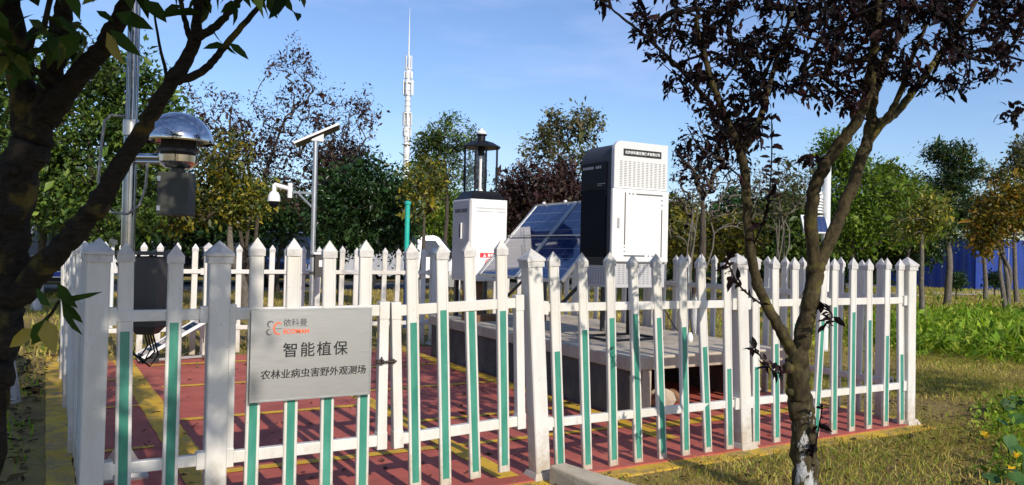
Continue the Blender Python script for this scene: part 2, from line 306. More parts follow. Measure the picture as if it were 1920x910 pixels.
def mesh_np(name, V, F, mat, parent=None, smooth=False):
    V = np.ascontiguousarray(V, np.float32); F = np.ascontiguousarray(F, np.int32); k = F.shape[1]
    me = bpy.data.meshes.new(name); me.vertices.add(len(V)); me.vertices.foreach_set('co', V.ravel())
    me.loops.add(F.size); me.loops.foreach_set('vertex_index', F.ravel()); me.polygons.add(len(F))
    me.polygons.foreach_set('loop_start', np.arange(0, F.size, k, dtype=np.int32)); me.polygons.foreach_set('loop_total', np.full(len(F), k, np.int32))
    if smooth: me.polygons.foreach_set('use_smooth', np.ones(len(F), bool))
    me.update(calc_edges=True); me.materials.append(M[mat])
    o = bpy.data.objects.new(name, me); COL.objects.link(o)
    if parent is not None: o.parent = parent
    return o
def tag(o, label, cat, group=None):
    o['label'] = label; o['category'] = cat
    if group: o['group'] = group
    return o
def thing(name, label, cat, loc=(0,0,0), group=None, rz=0.0):
    o = bpy.data.objects.new(name, None); COL.objects.link(o); o.location = tuple(map(float, loc)); o.rotation_euler = (0, 0, rz); o.empty_display_size = 0.2
    return tag(o, label, cat, group)
def structure(o): o['kind'] = 'structure'; return o
def inst(me, name, parent, loc=(0,0,0), rot=(0,0,0), scale=(1,1,1)):
    o = bpy.data.objects.new(name, me); COL.objects.link(o); o.location = loc; o.rotation_euler = rot; o.scale = scale
    if parent is not None: o.parent = parent
    return o
_TXT = {}
def text_mesh(body, size, bold=0.0, depth=0.001, align='CENTER', spacing=1.0, shear=0.0, twin=0.0):
    c = bpy.data.curves.new('lettering', 'FONT'); c.body = body; c.size = size; c.align_x = align; c.align_y = 'CENTER'
    c.offset = bold; c.extrude = depth; c.space_character = spacing; c.shear = shear; c.resolution_u = 3
    o = bpy.data.objects.new('lettering_source', c); COL.objects.link(o)
    bpy.context.view_layer.update(); dg = bpy.context.evaluated_depsgraph_get()
    me = bpy.data.meshes.new_from_object(o.evaluated_get(dg)); bpy.data.objects.remove(o)
    if twin:      # heavier strokes: a second impression a hair's breadth aside
        n = len(me.vertices); V = np.empty(n*3, np.float32); me.vertices.foreach_get('co', V); V = V.reshape(-1, 3); F = [tuple(p.vertices) for p in me.polygons]
        me2 = bpy.data.meshes.new('lettering'); me2.from_pydata(np.concatenate([V+np.array([-twin, twin*0.3, 0]), V+np.array([twin, -twin*0.3, 0.0002])]).tolist(), [], F+[tuple(i+n for i in f) for f in F]); me = me2
    return me
def text(name, body, size, mat, parent, loc, rot, **kw):
    me = text_mesh(body, size, **kw); me.materials.clear(); me.materials.append(M[mat]); return inst(me, name, parent, loc, rot)

# ------------------------------------------------------------------ the setting: ground, road, yard floor
g = MB(); n = 60
ground = MB().add([(-400,-60,0),(600,-60,0),(600,700,0),(-400,700,0)], [(0,1,2,3)]).build('ground', 'ground_soil'); structure(ground)
road = MB().bbox((-120, 25.0, -0.05), (120, 31.5, 0.012)).build('road', 'asphalt'); structure(road)
path = MB().bbox((26.0, 19.0, -0.05), (120, 21.0, 0.012)).build('path', 'concrete_light'); structure(path)
# yard floor with its painted kerb and lines
X0, X1, Y0, Y1 = 0.08, 6.34, 4.20, 10.75
floor = MB().add([(X0-0.02, Y0-0.06, -0.10), (X1+0.05, Y0-0.06, -0.10), (X1+0.05, Y1-0.30, -0.10), (X0-0.20, Y1-0.30, -0.10),
                  (X0-0.02, Y0-0.06, 0.02), (X1+0.05, Y0-0.06, 0.02), (X1+0.05, Y1-0.30, 0.02), (X0-0.20, Y1-0.30, 0.02)],
                 [(0,3,2,1),(4,5,6,7),(0,1,5,4),(1,2,6,5),(2,3,7,6),(3,0,4,7)]).build('yard_floor', 'red_floor'); structure(floor)
def strip(a, b, w, z=0.024, mat='yellow_paint', name='painted_line', parent=floor):
    a, b = np.array(a, float), np.array(b, float); d = b-a; L = np.linalg.norm(d); d /= L; s = np.array([-d[1], d[0]])*w/2
    k = max(2, int(L/0.12)); vs = []
    for i in range(k+1):
        p = a+d*L*i/k; e1, e2 = rng.normal(0, 0.004, 2)
        vs += [(*(p+s*(1+e1*8)), z), (*(p-s*(1+e2*8)), z)]
    return MB().add(vs, [(2*i, 2*i+1, 2*i+3, 2*i+2) for i in range(k)]).build(name, mat, parent)
def kerb(a, b, w, z=0.012):
    a, b = np.array(a, float), np.array(b, float); d = b-a; L = np.linalg.norm(d); d /= L; s = np.array([-d[1], d[0]])*w/2
    k = max(2, int(L/0.10)); vs = []; fs = []
    for i in range(k+1):
        p = a+d*L*i/k; e = rng.normal(0, 0.006, 2); dz = rng.normal(0, 0.002)
        l, r = p+s*(1+e[0]*6), p-s*(1+e[1]*6); vs += [(*l, -0.06), (*l, z+dz), (*r, z+dz), (*r, -0.06)]
    for i in range(k): fs += [(4*i+j, 4*i+4+j, 4*i+5+j, 4*i+1+j) for j in range(3)]
    return MB().add(vs, fs+[(0,1,2,3), (4*k+3, 4*k+2, 4*k+1, 4*k)]).build('kerb_strip', 'worn_yellow', floor)
kerb((X0-0.30, 4.085), (X1+0.14, 4.085), 0.17); kerb((X0-0.10, 4.19), (-0.235, 11.1), 0.15, 0.018); kerb((X1+0.12, 4.19), (X1+0.11, 10.6), 0.12, 0.014)
strip((0.72, 4.25), (0.50, 10.43), 0.20); strip((2.40, 4.25), (2.37, 10.43), 0.15); strip((4.03, 4.6), (4.03, 10.43), 0.17, 0.0245); strip((4.14, 5.02), (6.3, 5.02), 0.16, 0.0245)
for y in (5.95, 7.50, 9.00, 10.3): strip((0.08, y), (0.50, y), 0.06, 0.0255)
for y in (5.12, 6.76, 8.36, 9.88): strip((0.76, y), (2.30, y), 0.09, 0.0255)
for y in (5.10, 5.95, 7.42, 8.86, 10.2): strip((2.46, y), (3.93, y), 0.075, 0.0255)

# ------------------------------------------------------------------ picket fence
def chamfer_profile(w, t, groove):
    a, b, c = w/2, t/2, 0.005
    return [(-a, -b+c), (-a+c, -b), (-groove, -b), (-groove, -b+0.003), (groove, -b+0.003), (groove, -b), (a-c, -b), (a, -b+c), (a, b-c), (a-c, b), (-a+c, b), (-a, b-c)]
def proto(name, mb, mat):
    o = mb.build(name, mat); me = o.data; bpy.data.objects.remove(o); return me
ME_PICKET = proto('picket', MB().prism(chamfer_profile(0.072, 0.030, 0.0215), 0.015, 1.372, 'Z'), 'fence_white')
c = MB(); a, b = 0.040, 0.020
c.add([(-a,-b,1.355),(a,-b,1.355),(a,b,1.355),(-a,b,1.355),(-a,-b,1.392),(a,-b,1.392),(a,b,1.392),(-a,b,1.392),(0,-0.002,1.452)],
      [(0,3,2,1),(0,1,5,4),(1,2,6,5),(2,3,7,6),(3,0,4,7),(4,5,8),(5,6,8),(6,7,8),(7,4,8)])
ME_PCAP = proto('picket_cap', c, 'fence_cap')
ME_STRIP = proto('green_strip', MB().bbox((-0.0205, -0.0135, 0), (0.0205, -0.0105, 1.0)), 'green_strip')
k = 0.052; q = 0.046
ME_POST = proto('post', MB().prism([(-k,-q),(-q,-k),(q,-k),(k,-q),(k,q),(q,k),(-q,k),(-k,q)], 0.0, 1.385, 'Z'), 'fence_white')
c = MB(); a = 0.060; e = 0.066
c.add([(x*a, y*a, 1.352) for x, y in ((-1,-1),(1,-1),(1,1),(-1,1))]+[(x*a, y*a, 1.385) for x, y in ((-1,-1),(1,-1),(1,1),(-1,1))]+
      [(x*e, y*e, 1.388) for x, y in ((-1,-1),(1,-1),(1,1),(-1,1))]+[(x*e, y*e, 1.403) for x, y in ((-1,-1),(1,-1),(1,1),(-1,1))]+[(0, 0, 1.47)],
      [(0,3,2,1)]+[(i+4*j, (i+1) % 4+4*j, (i+1) % 4+4*j+4, i+4*j+4) for j in range(3) for i in range(4)]+[(12+i, 12+(i+1) % 4, 16) for i in range(4)])
ME_POSTCAP = proto('post_cap', c, 'fence_cap')
ME_FOOT = proto('foot_cover', MB().add([(x*0.085, y*0.085, 0.012) for x, y in ((-1,-1),(1,-1),(1,1),(-1,1))]+[(x*0.062, y*0.062, 0.055) for x, y in ((-1,-1),(1,-1),(1,1),(-1,1))],
      [(0,3,2,1),(4,5,6,7)]+[(i, (i+1) % 4, (i+1) % 4+4, i+4) for i in range(4)]), 'fence_white')
ME_BRACKET = proto('bracket', MB().bbox((-0.02, -0.026, -0.042), (0.02, 0.034, 0.042)), 'fence_white')
RAIL_Z = (0.35, 1.09)
def add_picket(par, x, y, top, lean=0.0, rz=0.0, dz=0.0, strips=True):
    p = inst(ME_PICKET, 'picket', par, (x, y, dz+rng.normal(0, 0.005)), (rng.normal(0, 0.006), -lean+rng.normal(0, 0.007), rz+rng.normal(0, 0.02)))
    inst(ME_PCAP, 'picket_cap', p)
    if strips: inst(ME_STRIP, 'green_strip', p, (0, 0, 0.055), (0, 0, 0), (1, 1, max(0.05, top-0.055)))
    return p
def add_post(par, x, y, lean=0.0, foot=True):
    p = inst(ME_POST, 'post', par, (x, y, 0.0), (0, -lean, 0)); inst(ME_POSTCAP, 'post_cap', p)
    if foot: inst(ME_FOOT, 'foot_cover', p)
    return p
def add_rail(par, a, b, z, z2=None, h=0.056):
    m = MB(); z2 = z if z2 is None else z2
    m.add([(a,-0.008,z-h/2),(b,-0.008,z2-h/2),(b,0.030,z2-h/2),(a,0.030,z-h/2),(a,-0.008,z+h/2),(b,-0.008,z2+h/2),(b,0.030,z2+h/2),(a,0.030,z+h/2)],
          [(0,3,2,1),(4,5,6,7),(0,1,5,4),(1,2,6,5),(2,3,7,6),(3,0,4,7)])
    r = m.build('rail', 'fence_white', par, bevel=0.004)
    return r
ARCH = [0.62, 0.78, 0.93, 1.00, 1.05, 1.00, 0.93, 0.78, 0.62]
def fence_run(label, loc, rz, length, posts, npick, leans=None, group='white picket fence runs', first=True, last=True, feet=True):
    "local x along the run, local -y is the outer side"
    t = thing('picket_fence', label, 'fence', loc, group, rz); leans = leans or [0]*len(posts)
    for i, x in enumerate(posts):
        if (i == 0 and not first) or (i == len(posts)-1 and not last): continue
        add_post(t, x, 0.012, leans[i], feet)
    for i in range(len(posts)-1):
        a, b = posts[i]+0.052, posts[i+1]-0.052; kk = npick[i]; l0, l1 = leans[i], leans[i+1]
        for z in RAIL_Z:
            add_rail(t, a-l0*z, b-l1*z, z)
            inst(ME_BRACKET, 'bracket', t, (a+0.02-l0*z, 0.003, z)); inst(ME_BRACKET, 'bracket', t, (b-0.02-l1*z, 0.003, z))
        sp = (posts[i+1]-posts[i])/(kk+0.65)
        for j in range(kk):
            x = posts[i]+sp*(j+0.825); f = (x-posts[i])/(posts[i+1]-posts[i])
            top = np.interp((j+0.5)/kk*9-0.5, range(9), ARCH); add_picket(t, x, 0, top, l0*(1-f)+l1*f+0.012)
    return t
# front run: narrow bay left of the gate, two wide bays right of the gate
t = thing('picket_fence', 'narrow two-picket white fence bay at the shaded front corner', 'fence', (0.08, Y0, 0), 'white picket fence runs')
add_post(t, 0, 0.012, -0.006); add_post(t, 0.56, 0.012, 0.002, True)
for z in RAIL_Z:
    add_rail(t, 0.052, 0.508, z); inst(ME_BRACKET, 'bracket', t, (0.072, 0.003, z)); inst(ME_BRACKET, 'bracket', t, (0.488, 0.003, z))
add_picket(t, 0.14, 0, 1.015, 0.004); add_picket(t, 0.347, 0, 1.06, 0.0)
t = thing('picket_fence', 'sunlit white picket fence with arched green strips right of the gate', 'fence', (0, Y0, 0), 'white picket fence runs')
PX = [2.605, 4.385, 6.36]; PL = [0.070, 0.062, 0.012]
for x, l in zip(PX, PL): add_post(t, x, 0.012, l)
for (a, b, la, lb) in ((PX[0], PX[1], PL[0], PL[1]), (PX[1], PX[2], PL[1], PL[2])):
    for z in RAIL_Z:
        add_rail(t, a+0.052-la*z, b-0.052-lb*z, z)
        inst(ME_BRACKET, 'bracket', t, (a+0.072-la*z, 0.003, z)); inst(ME_BRACKET, 'bracket', t, (b-0.072-lb*z, 0.003, z))
for i, tp in enumerate([0.807, 0.943, 1.008, 1.045, 1.002, 0.931, 0.781, 0.618]): add_picket(t, 2.750+i*0.2125, 0, tp, 0.064-0.001*i)
for i, tp in enumerate([0.619, 0.775, 0.93, 0.949, 1.052, 0.998, 0.933, 0.784, 0.621]): add_picket(t, 4.51+i*0.2195, 0, tp, 0.04-0.0035*i if i != 3 else -0.06)
# gate leaves
def gate_leaf(label, loc, tilt, x0, x1, picks, tops, latch):
    t = thing('gate_leaf', label, 'gate', loc, 'pair of white picket gate leaves'); t.rotation_euler = (0, -tilt, 0)
    for z in RAIL_Z: add_rail(t, x0+0.028, x1-0.028, z, h=0.062)
    for x in (x0, x1): MB().bbox((x-0.028, -0.012, RAIL_Z[0]-0.034), (x+0.028, 0.034, RAIL_Z[1]+0.034)).build('stile', 'fence_white', t, bevel=0.004)
    for x in (x0, x1):
        for z in RAIL_Z: MB().bbox((x-0.030, -0.016, z-0.05), (x+0.030, 0.038, z+0.05)).build('corner_joint', 'fence_white', t, bevel=0.004)
    for x, tp in zip(picks, tops): add_picket(t, x, 0, tp, 0.0, dz=0.03)
    if latch:
        m = MB().cyl((x1-0.05, -0.03, 0.80), (x1+0.07, -0.03, 0.80), 0.007, 8).bbox((x1-0.045, -0.034, 0.787), (x1-0.005, -0.012, 0.813)).bbox((x1+0.03, -0.034, 0.787), (x1+0.06, -0.012, 0.813))
        m.cyl((x1-0.02, -0.045, 0.805), (x1-0.02, -0.03, 0.83), 0.005, 6)
        m.build('latch', 'brass_dark', t, bevel=0.002)
    return t
gl = gate_leaf('white picket gate leaf that carries the steel nameplate', (0.70, Y0, 0), 0.004, 0.0, 0.835, [0.118, 0.318, 0.518, 0.722], [1.0, 1.05, 1.07, 1.05], True)
gr = gate_leaf('sagging white picket gate leaf without nameplate', (1.634, Y0-0.003, 0), 0.042, 0.012, 0.828, [0.112, 0.305, 0.502, 0.702], [0.985, 1.055, 1.068, 1.01], False)
# side and back runs
fence_run('shaded left side run of white pickets seen edge-on', (0.07, Y0+0.12, 0), math.radians(91.9)-math.pi, 6.5, [-6.45, -5.0, -3.4, -1.75, 0.0], [7, 7, 7, 7], first=False, last=False, feet=False)
fence_run('far back run of white pickets in front of the parked vehicles', (X1, Y1, 0), math.pi, 6.4, [0.0, 1.65, 3.25, 4.85, 6.44], [7, 7, 7, 7])
fence_run('grey shaded right side run of pickets behind the platform', (X1+0.02, Y0+0.1, 0), math.pi/2, 6.5, [0.0, 1.7, 3.35, 5.0, 6.5], [7, 7, 7, 7], first=False, last=False)

# ------------------------------------------------------------------ nameplate on the gate
t = thing('nameplate', 'brushed steel nameplate with black Chinese lettering on the gate', 'sign', (1.118, 4.160, 0.872))
MB().bbox((-0.322, -0.006, -0.238), (0.322, 0.006, 0.238)).build('plate', 'brushed_steel', t, bevel=0.003)
m = MB()
for a, b in (((-0.326, -0.009, -0.242), (-0.318, 0.008, 0.242)), ((0.318, -0.009, -0.242), (0.326, 0.008, 0.242))): m.bbox(a, b)
for a, b in (((-0.318, -0.009, 0.234), (0.318, 0.008, 0.242)), ((-0.318, -0.009, -0.242), (0.318, 0.008, -0.234))): m.bbox(a, b)
m.build('folded_edge', 'galvanised', t)
RX = (math.pi/2, 0, 0)
text('headline_lettering', '智能植保', 0.082, 'ink_black', t, (0.015, -0.0065, 0.018), RX, bold=0.0009, spacing=1.20)
text('subtitle_lettering', '农林业病虫害野外观测场', 0.052, 'ink_black', t, (0.012, -0.0065, -0.104), RX, bold=0.0, spacing=1.0, shear=0.06, twin=0.0009)
text('company_lettering', '依科曼', 0.043, 'ink_grey', t, (-0.098, -0.0065, 0.167), RX, bold=0.0005)
text('latin_lettering', 'ECOMAN', 0.032, 'ink_orange', t, (-0.092, -0.0065, 0.122), RX, bold=0.0011, spacing=1.02)
def arc(c, r, a0, a1, w0, w1, n=14, sx=1.0):
    out, inn = [], []
    for i in range(n+1):
        f = i/n; a = math.radians(a0+(a1-a0)*f); w = w0+(w1-w0)*math.sin(math.pi*f)
        out.append((c[0]+sx*(r+w/2)*math.cos(a), -0.0075, c[1]+(r+w/2)*math.sin(a))); inn.append((c[0]+sx*(r-w/2)*math.cos(a), -0.0075, c[1]+(r-w/2)*math.sin(a)))
    return out+inn, [(i, i+1, n+2+i, n+1+i) for i in range(n)]
m = MB(); m.add(*arc((-0.226, 0.163), 0.0155, 20, 265, 0.002, 0.011)); m.add(*arc((-0.231, 0.123), 0.0150, 75, 320, 0.002, 0.009)); m.build('emblem_dark_arcs', 'ink_grey', t)
m = MB(); m.add(*arc((-0.184, 0.140), 0.030, 60, 290, 0.006, 0.010, sx=0.85)); m.build('emblem_orange_arc', 'ink_orange', t)
MB().bbox((-0.206, -0.0078, 0.1385), (-0.168, -0.0065, 0.1415)).build('emblem_bar', 'ink_grey', t)
MB().cyl((-0.29, 0.004, 0.20), (-0.29, 0.02, 0.20), 0.004, 8).cyl((0.29, 0.004, 0.20), (0.29, 0.02, 0.20), 0.004, 8).build('fixing_stud', 'galvanised', t)

# ------------------------------------------------------------------ concrete platform and what stands on it
PZ = 0.56
t = thing('concrete_platform', 'long stained concrete platform carrying the instrument cabinets', 'platform', (4.13, 5.25, 0))
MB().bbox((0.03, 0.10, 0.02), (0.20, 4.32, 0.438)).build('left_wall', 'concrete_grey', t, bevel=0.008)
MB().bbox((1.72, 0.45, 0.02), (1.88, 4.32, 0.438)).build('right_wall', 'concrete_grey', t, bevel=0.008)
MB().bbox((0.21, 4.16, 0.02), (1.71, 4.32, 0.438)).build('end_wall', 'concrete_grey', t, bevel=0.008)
MB().bbox((0.15, 0.02, 0.02), (0.25, 0.097, 0.438)).build('front_leg', 'concrete_light', t, bevel=0.006)
MB().bbox((1.74, 0.33, 0.02), (1.86, 0.44, 0.438)).build('front_leg', 'concrete_light', t, bevel=0.006)
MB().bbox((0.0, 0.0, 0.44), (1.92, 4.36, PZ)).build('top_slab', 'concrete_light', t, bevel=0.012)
def rock(name, loc, s, mat, label, seed):
    r = np.random.default_rng(seed); import bmesh
    bm = bmesh.new(); bmesh.ops.create_icosphere(bm, subdivisions=2, radius=1)
    for v in bm.verts: v.co = Vector((v.co.x*s[0], v.co.y*s[1], v.co.z*s[2]))*(1+r.normal(0, 0.09))
    me = bpy.data.meshes.new(name); bm.to_mesh(me); bm.free(); me.materials.append(M[mat]); o = inst(me, name, None, loc, (0, 0, r.uniform(0, 3))); return tag(o, label, 'stone')
rock('rubble_stone', (4.78, 5.60, 0.10), (0.13, 0.10, 0.11), 'concrete_light', 'pale rubble stone under the open front of the platform', 3)
rock('rubble_stone', (5.02, 5.72, 0.08), (0.07, 0.07, 0.08), 'wood_brown', 'small brown rubble stone beside the pale one under the platform', 5)

# spore-trap cabinet
cx0, cx1, cy0, cy1, cz0, cz1 = 4.62, 5.31, 6.20, 6.78, 1.10, 2.57
t = thing('instrument_cabinet', 'tall white and black instrument cabinet with curved roof on steel legs', 'cabinet', (cx0, cy0, PZ))
w, dp, z0, z1 = cx1-cx0, cy1-cy0, cz0-PZ, cz1-PZ
def rprof(x0, x1, za, zb, r, n=8):
    return [(x0, za), (x1, za), (x1, zb)]+[(x0+r-r*math.sin(math.pi/2*i/n), zb-r+r*math.cos(math.pi/2*i/n)) for i in range(n+1)]
MB().prism(rprof(0.012, w-0.005, z0+0.31, z1-0.008, 0.17), 0.052, dp).build('upper_shell', 'cabinet_dark_grey', t, smooth=True)
MB().prism(rprof(0.006, w, z0+0.995, z1, 0.085), 0.0, 0.050).build('front_hood', 'cabinet_top_grey', t, smooth=True, bevel=0.004)
MB().bbox((0.008, 0.012, z0), (w-0.004, dp-0.004, z0+0.306)).build('base_shell', 'cabinet_grey', t, bevel=0.006)
MB().bbox((0.006, 0.014, z0+0.309), (w-0.004, 0.050, z0+0.992)).build('front_frame', 'cabinet_grey', t, bevel=0.004)  # white frame coloured grey: the shade on its side is in the colour
MB().bbox((-0.002, 0.125, z0+0.30), (0.0, dp-0.02, z0+0.99)).bbox((0.0, 0.125, z0+0.30), (0.0115, dp-0.02, z0+0.99)).build('side_panel', 'navy_panel', t)
MB().bbox((-0.002, 0.125, z0+0.22), (0.0075, dp-0.02, z0+0.297)).build('side_skirt', 'black_metal', t)
MB().bbox((-0.003, 0.125, z0+1.0), (0.0115, dp-0.02, z0+1.27)).build('side_display', 'black_gloss', t)
MB().bbox((-0.03, -0.035, z0+0.26), (w-0.004, 0.010, z0+0.99)).build('door', 'white_enamel', t, bevel=0.014)
door = [o for o in t.children if o.name.startswith('door')][0]
ft = MB(); y = -0.0375
for (xa, za, xb, zb) in ((0.115, 0.43, 0.130, 0.955), (0.115, 0.40, 0.130, 0.412), (0.115, 0.36, 0.130, 0.372), (0.115, 0.315, 0.38, 0.330), (0.42, 0.315, 0.437, 0.330), (0.47, 0.315, 0.487, 0.330),
                         (0.585, 0.31, 0.600, 0.80), (0.585, 0.835, 0.600, 0.852), (0.585, 0.885, 0.600, 0.902), (0.26, 0.935, 0.600, 0.950), (0.165, 0.935, 0.182, 0.950), (0.21, 0.935, 0.227, 0.950)):
    ft.bbox((xa, y, z0+za), (xb, -0.034, z0+zb))
ft.build('door_lines', 'ink_grey', door)
MB().bbox((0.03, -0.052, z0+0.60), (0.052, -0.036, z0+0.70)).build('door_handle', 'cabinet_grey', door, bevel=0.004)
s = MB()
for i in range(11):
    for j in range(15): s.bbox((0.075+i*0.055, -0.0015, z0+1.02+j*0.0175), (0.105+i*0.055, 0.002, z0+1.026+j*0.0175))
o = s.build('vent_slots', 'slot_dark', t); o['kind'] = 'stuff'
s = MB()
for i in range(10):
    for j in range(11): s.bbox((0.085+i*0.052, 0.0105, z0+0.04+j*0.0185), (0.113+i*0.052, 0.0135, z0+0.046+j*0.0185))
for i in range(9):
    for j in range(9): s.bbox((0.0065, 0.13+i*0.046, z0+0.03+j*0.019), (0.0095, 0.155+i*0.046, z0+0.038+j*0.019))
o = s.build('lower_vent_slots', 'slot_dark', t); o['kind'] = 'stuff'
MB().bbox((0.115, -0.004, z0+1.325), (0.60, 0.001, z0+1.395)).build('company_plate', 'ink_black', t)
text('company_lettering', '北京依科曼生物技术有限公司', 0.0345, 'ink_white', t, (0.357, -0.0045, z0+1.358), RX, bold=0.0007, depth=0.0008)
RL = (math.pi/2, 0, -math.pi/2)
m = MB()
for i in range(10):
    if i != 3: m.bbox((-0.0045, 0.21+i*0.033, z0+1.205), (-0.0025, 0.235+i*0.033, z0+1.232))
m.bbox((-0.0045, 0.14, z0+1.045), (-0.0025, 0.27, z0+1.051)); m.bbox((-0.0045, 0.19, z0+1.028), (-0.0025, 0.27, z0+1.033)); o = m.build('side_caption', 'ink_pale', t); o['kind'] = 'stuff'
for lx, ly in ((0.05, 0.06), (w-0.05, 0.06), (0.05, dp-0.05), (w-0.05, dp-0.05)):
    MB().bbox((lx-0.022, ly-0.022, 0.022), (lx+0.022, ly+0.022, z0-0.002)).build('leg', 'black_metal', t)
MB().bbox((0.0, 0.03, 0.002), (w+0.02, 0.085, 0.02)).bbox((0.0, dp-0.075, 0.002), (w+0.02, dp-0.02, 0.02)).bbox((0.0, 0.086, 0.002), (0.05, dp-0.076, 0.02)).bbox((w-0.03, 0.086, 0.002), (w+0.02, dp-0.076, 0.02)).build('base_frame', 'black_metal', t)
tag(MB().tube([(5.25, 6.30, 1.10), (5.30, 6.22, 0.90), (5.36, 6.1, 0.70), (5.40, 6.02, 0.62), (5.42, 5.98, 0.578)], 0.007, 6).build('power_cable', 'rubber'), 'thin black cable hanging from the tall cabinet to the slab', 'cable')
o = MB().lathe([(0.016, 0), (0.030, 0.015), (0.034, 0.05), (0.024, 0.08), (0.012, 0.10)], (0, 0, 0), 12).build('plastic_cap', 'white_enamel', None, True, loc=(5.43, 5.95, PZ)); tag(o, 'small white plastic cap on the slab at the cable end', 'cap')

# light trap lamp cabinet
lx0, lx1, ly0, ly1, lz0, lz1 = 4.40, 4.95, 8.96, 9.51, 1.04, 2.11
t = thing('insect_lamp', 'white insect trap cabinet with black hooded glass lamp on top', 'insect lamp', (lx0, ly0, PZ))
w, z0, z1 = 0.55, lz0-PZ, lz1-PZ
MB().bbox((0.012, 0.012, z0), (w, w, z1)).build('cabinet_body', 'white_enamel', t, bevel=0.006)
d = MB().bbox((0.02, 0.0, z0+0.02), (w-0.01, 0.011, z1-0.02)).build('front_panel', 'white_enamel', t, bevel=0.003)
d = MB().bbox((0.0, 0.02, z0+0.02), (0.011, w-0.02, z1-0.02)).build('side_door', 'cabinet_grey', t, bevel=0.003)
MB().bbox((-0.018, 0.24, z0+0.56), (0.0, 0.285, z0+0.74)).build('door_handle', 'black_metal', d, bevel=0.004)
MB().bbox((-0.022, 0.225, z0+0.55), (-0.001, 0.238, z0+0.76)).build('handle_guard', 'white_enamel', d)
m = MB()
for k0 in range(2):
    for i in range(5): m.bbox((-0.0025, 0.08+k0*0.20+i*0.036, z1-0.175), (-0.0005, 0.112+k0*0.20+i*0.036, z1-0.125))
o = m.build('side_caption', 'ink_grey', d); o['kind'] = 'stuff'
m = MB()
for r_, (xa, xb) in enumerate(((0.09, 0.50), (0.10, 0.30), (0.40, 0.50))):
    x = xa
    while x < xb: m.bbox((x, -0.0025, z1-0.125-(0.0 if r_ == 0 else 0.042)), (x+0.017, -0.0005, z1-0.108-(0.0 if r_ == 0 else 0.042))); x += 0.024
o = m.build('front_caption', 'ink_pale', t); o['kind'] = 'stuff'
st = MB().bbox((0.155, -0.0025, z0+0.31), (0.40, -0.0005, z0+0.37)).build('warning_sticker', 'sticker_red', t)
MB().add([(0.20, -0.0035, z0+0.318), (0.245, -0.0035, z0+0.318), (0.2225, -0.0035, z0+0.362)], [(0, 1, 2)]).build('warning_triangle', 'ink_white', st)
MB().bbox((0.27, -0.0038, z0+0.322), (0.305, -0.0028, z0+0.358)).bbox((0.315, -0.0038, z0+0.322), (0.35, -0.0028, z0+0.358)).build('warning_lettering', 'ink_white', st)
ring = MB(); vs = []; nn = 24
for i in range(nn):
    a = 2*math.pi*i/nn; vs += [(0.29+0.058*math.cos(a), -0.0025, z0+0.235+0.058*math.sin(a)), (0.29+0.047*math.cos(a), -0.0025, z0+0.235+0.047*math.sin(a))]
ring.add(vs, [(2*i, 2*i+1, (2*i+3) % (2*nn), (2*i+2) % (2*nn)) for i in range(nn)]).bar((0.252, -0.0025, z0+0.272), (0.328, -0.0025, z0+0.198), 0.010, 0.002).build('prohibition_sign', 'sticker_red', t)
c0 = (w/2+0.004, w/2+0.004)
MB().add([(x*0.262+c0[0], y*0.262+c0[1], z1+0.001) for x, y in ((-1,-1),(1,-1),(1,1),(-1,1))]+[(x*0.20+c0[0], y*0.20+c0[1], z1+0.085) for x, y in ((-1,-1),(1,-1),(1,1),(-1,1))]+[(x*0.185+c0[0], y*0.185+c0[1], z1+0.115) for x, y in ((-1,-1),(1,-1),(1,1),(-1,1))],
         [(0,3,2,1),(8,9,10,11)]+[(i+4*j, (i+1) % 4+4*j, (i+1) % 4+4*j+4, i+4*j+4) for j in range(2) for i in range(4)]).build('funnel_base', 'black_metal', t, bevel=0.01)
for i in range(4):
    a = math.radians(45+90*i); px, py = c0[0]+0.225*math.cos(a), c0[1]+0.225*math.sin(a)
    MB().cyl((px, py, z1+0.06), (px, py, z1+0.72), 0.014, 10).cyl((px, py, z1+0.28), (px, py, z1+0.44), 0.019, 10).build('post', 'black_metal', t, smooth=True)
MB().cyl((c0[0], c0[1], z1+0.11), (c0[0], c0[1], z1+0.63), 0.016, 14).lathe([(0.04, 0), (0.034, 0.02), (0.016, 0.05)], (c0[0], c0[1], z1+0.115), 14).build('lamp_tube', 'white_enamel', t, smooth=True)
for i in range(4):
    a = math.radians(45+90*i); u = Vector((math.cos(a), math.sin(a), 0)); vv = Vector((-u.y, u.x, 0)); cc = Vector((c0[0], c0[1], 0))
    p, q2 = cc+u*0.03, cc+u*0.215; e = vv*0.0015
    MB().add([p-e+Vector((0,0,z1+0.14)), q2-e+Vector((0,0,z1+0.14)), q2+e+Vector((0,0,z1+0.14)), p+e+Vector((0,0,z1+0.14)), p-e+Vector((0,0,z1+0.66)), q2-e+Vector((0,0,z1+0.66)), q2+e+Vector((0,0,z1+0.66)), p+e+Vector((0,0,z1+0.66))],
             [(0,3,2,1),(4,5,6,7),(0,1,5,4),(1,2,6,5),(2,3,7,6),(3,0,4,7)]).build('glass_vane', 'clear_sheet', t)
hd = MB().lathe([(0.27, 0.70), (0.272, 0.712), (0.16, 0.775), (0.07, 0.80), (0.065, 0.80), (0.05, 0.70)], (c0[0], c0[1], z1), 8).build('hood', 'black_metal', t)
MB().lathe([(0.05, 0.796), (0.055, 0.80), (0.055, 0.865), (0.075, 0.87), (0.075, 0.885), (0.02, 0.888)], (c0[0], c0[1], z1), 12).build('chimney', 'black_metal', hd)
MB().lathe([(0.065, 0.889), (0.068, 0.905), (0.05, 0.93), (0.02, 0.945), (0.012, 0.965), (0.004, 0.97)], (c0[0], c0[1], z1), 12).build('finial', 'ink_white', hd, True)
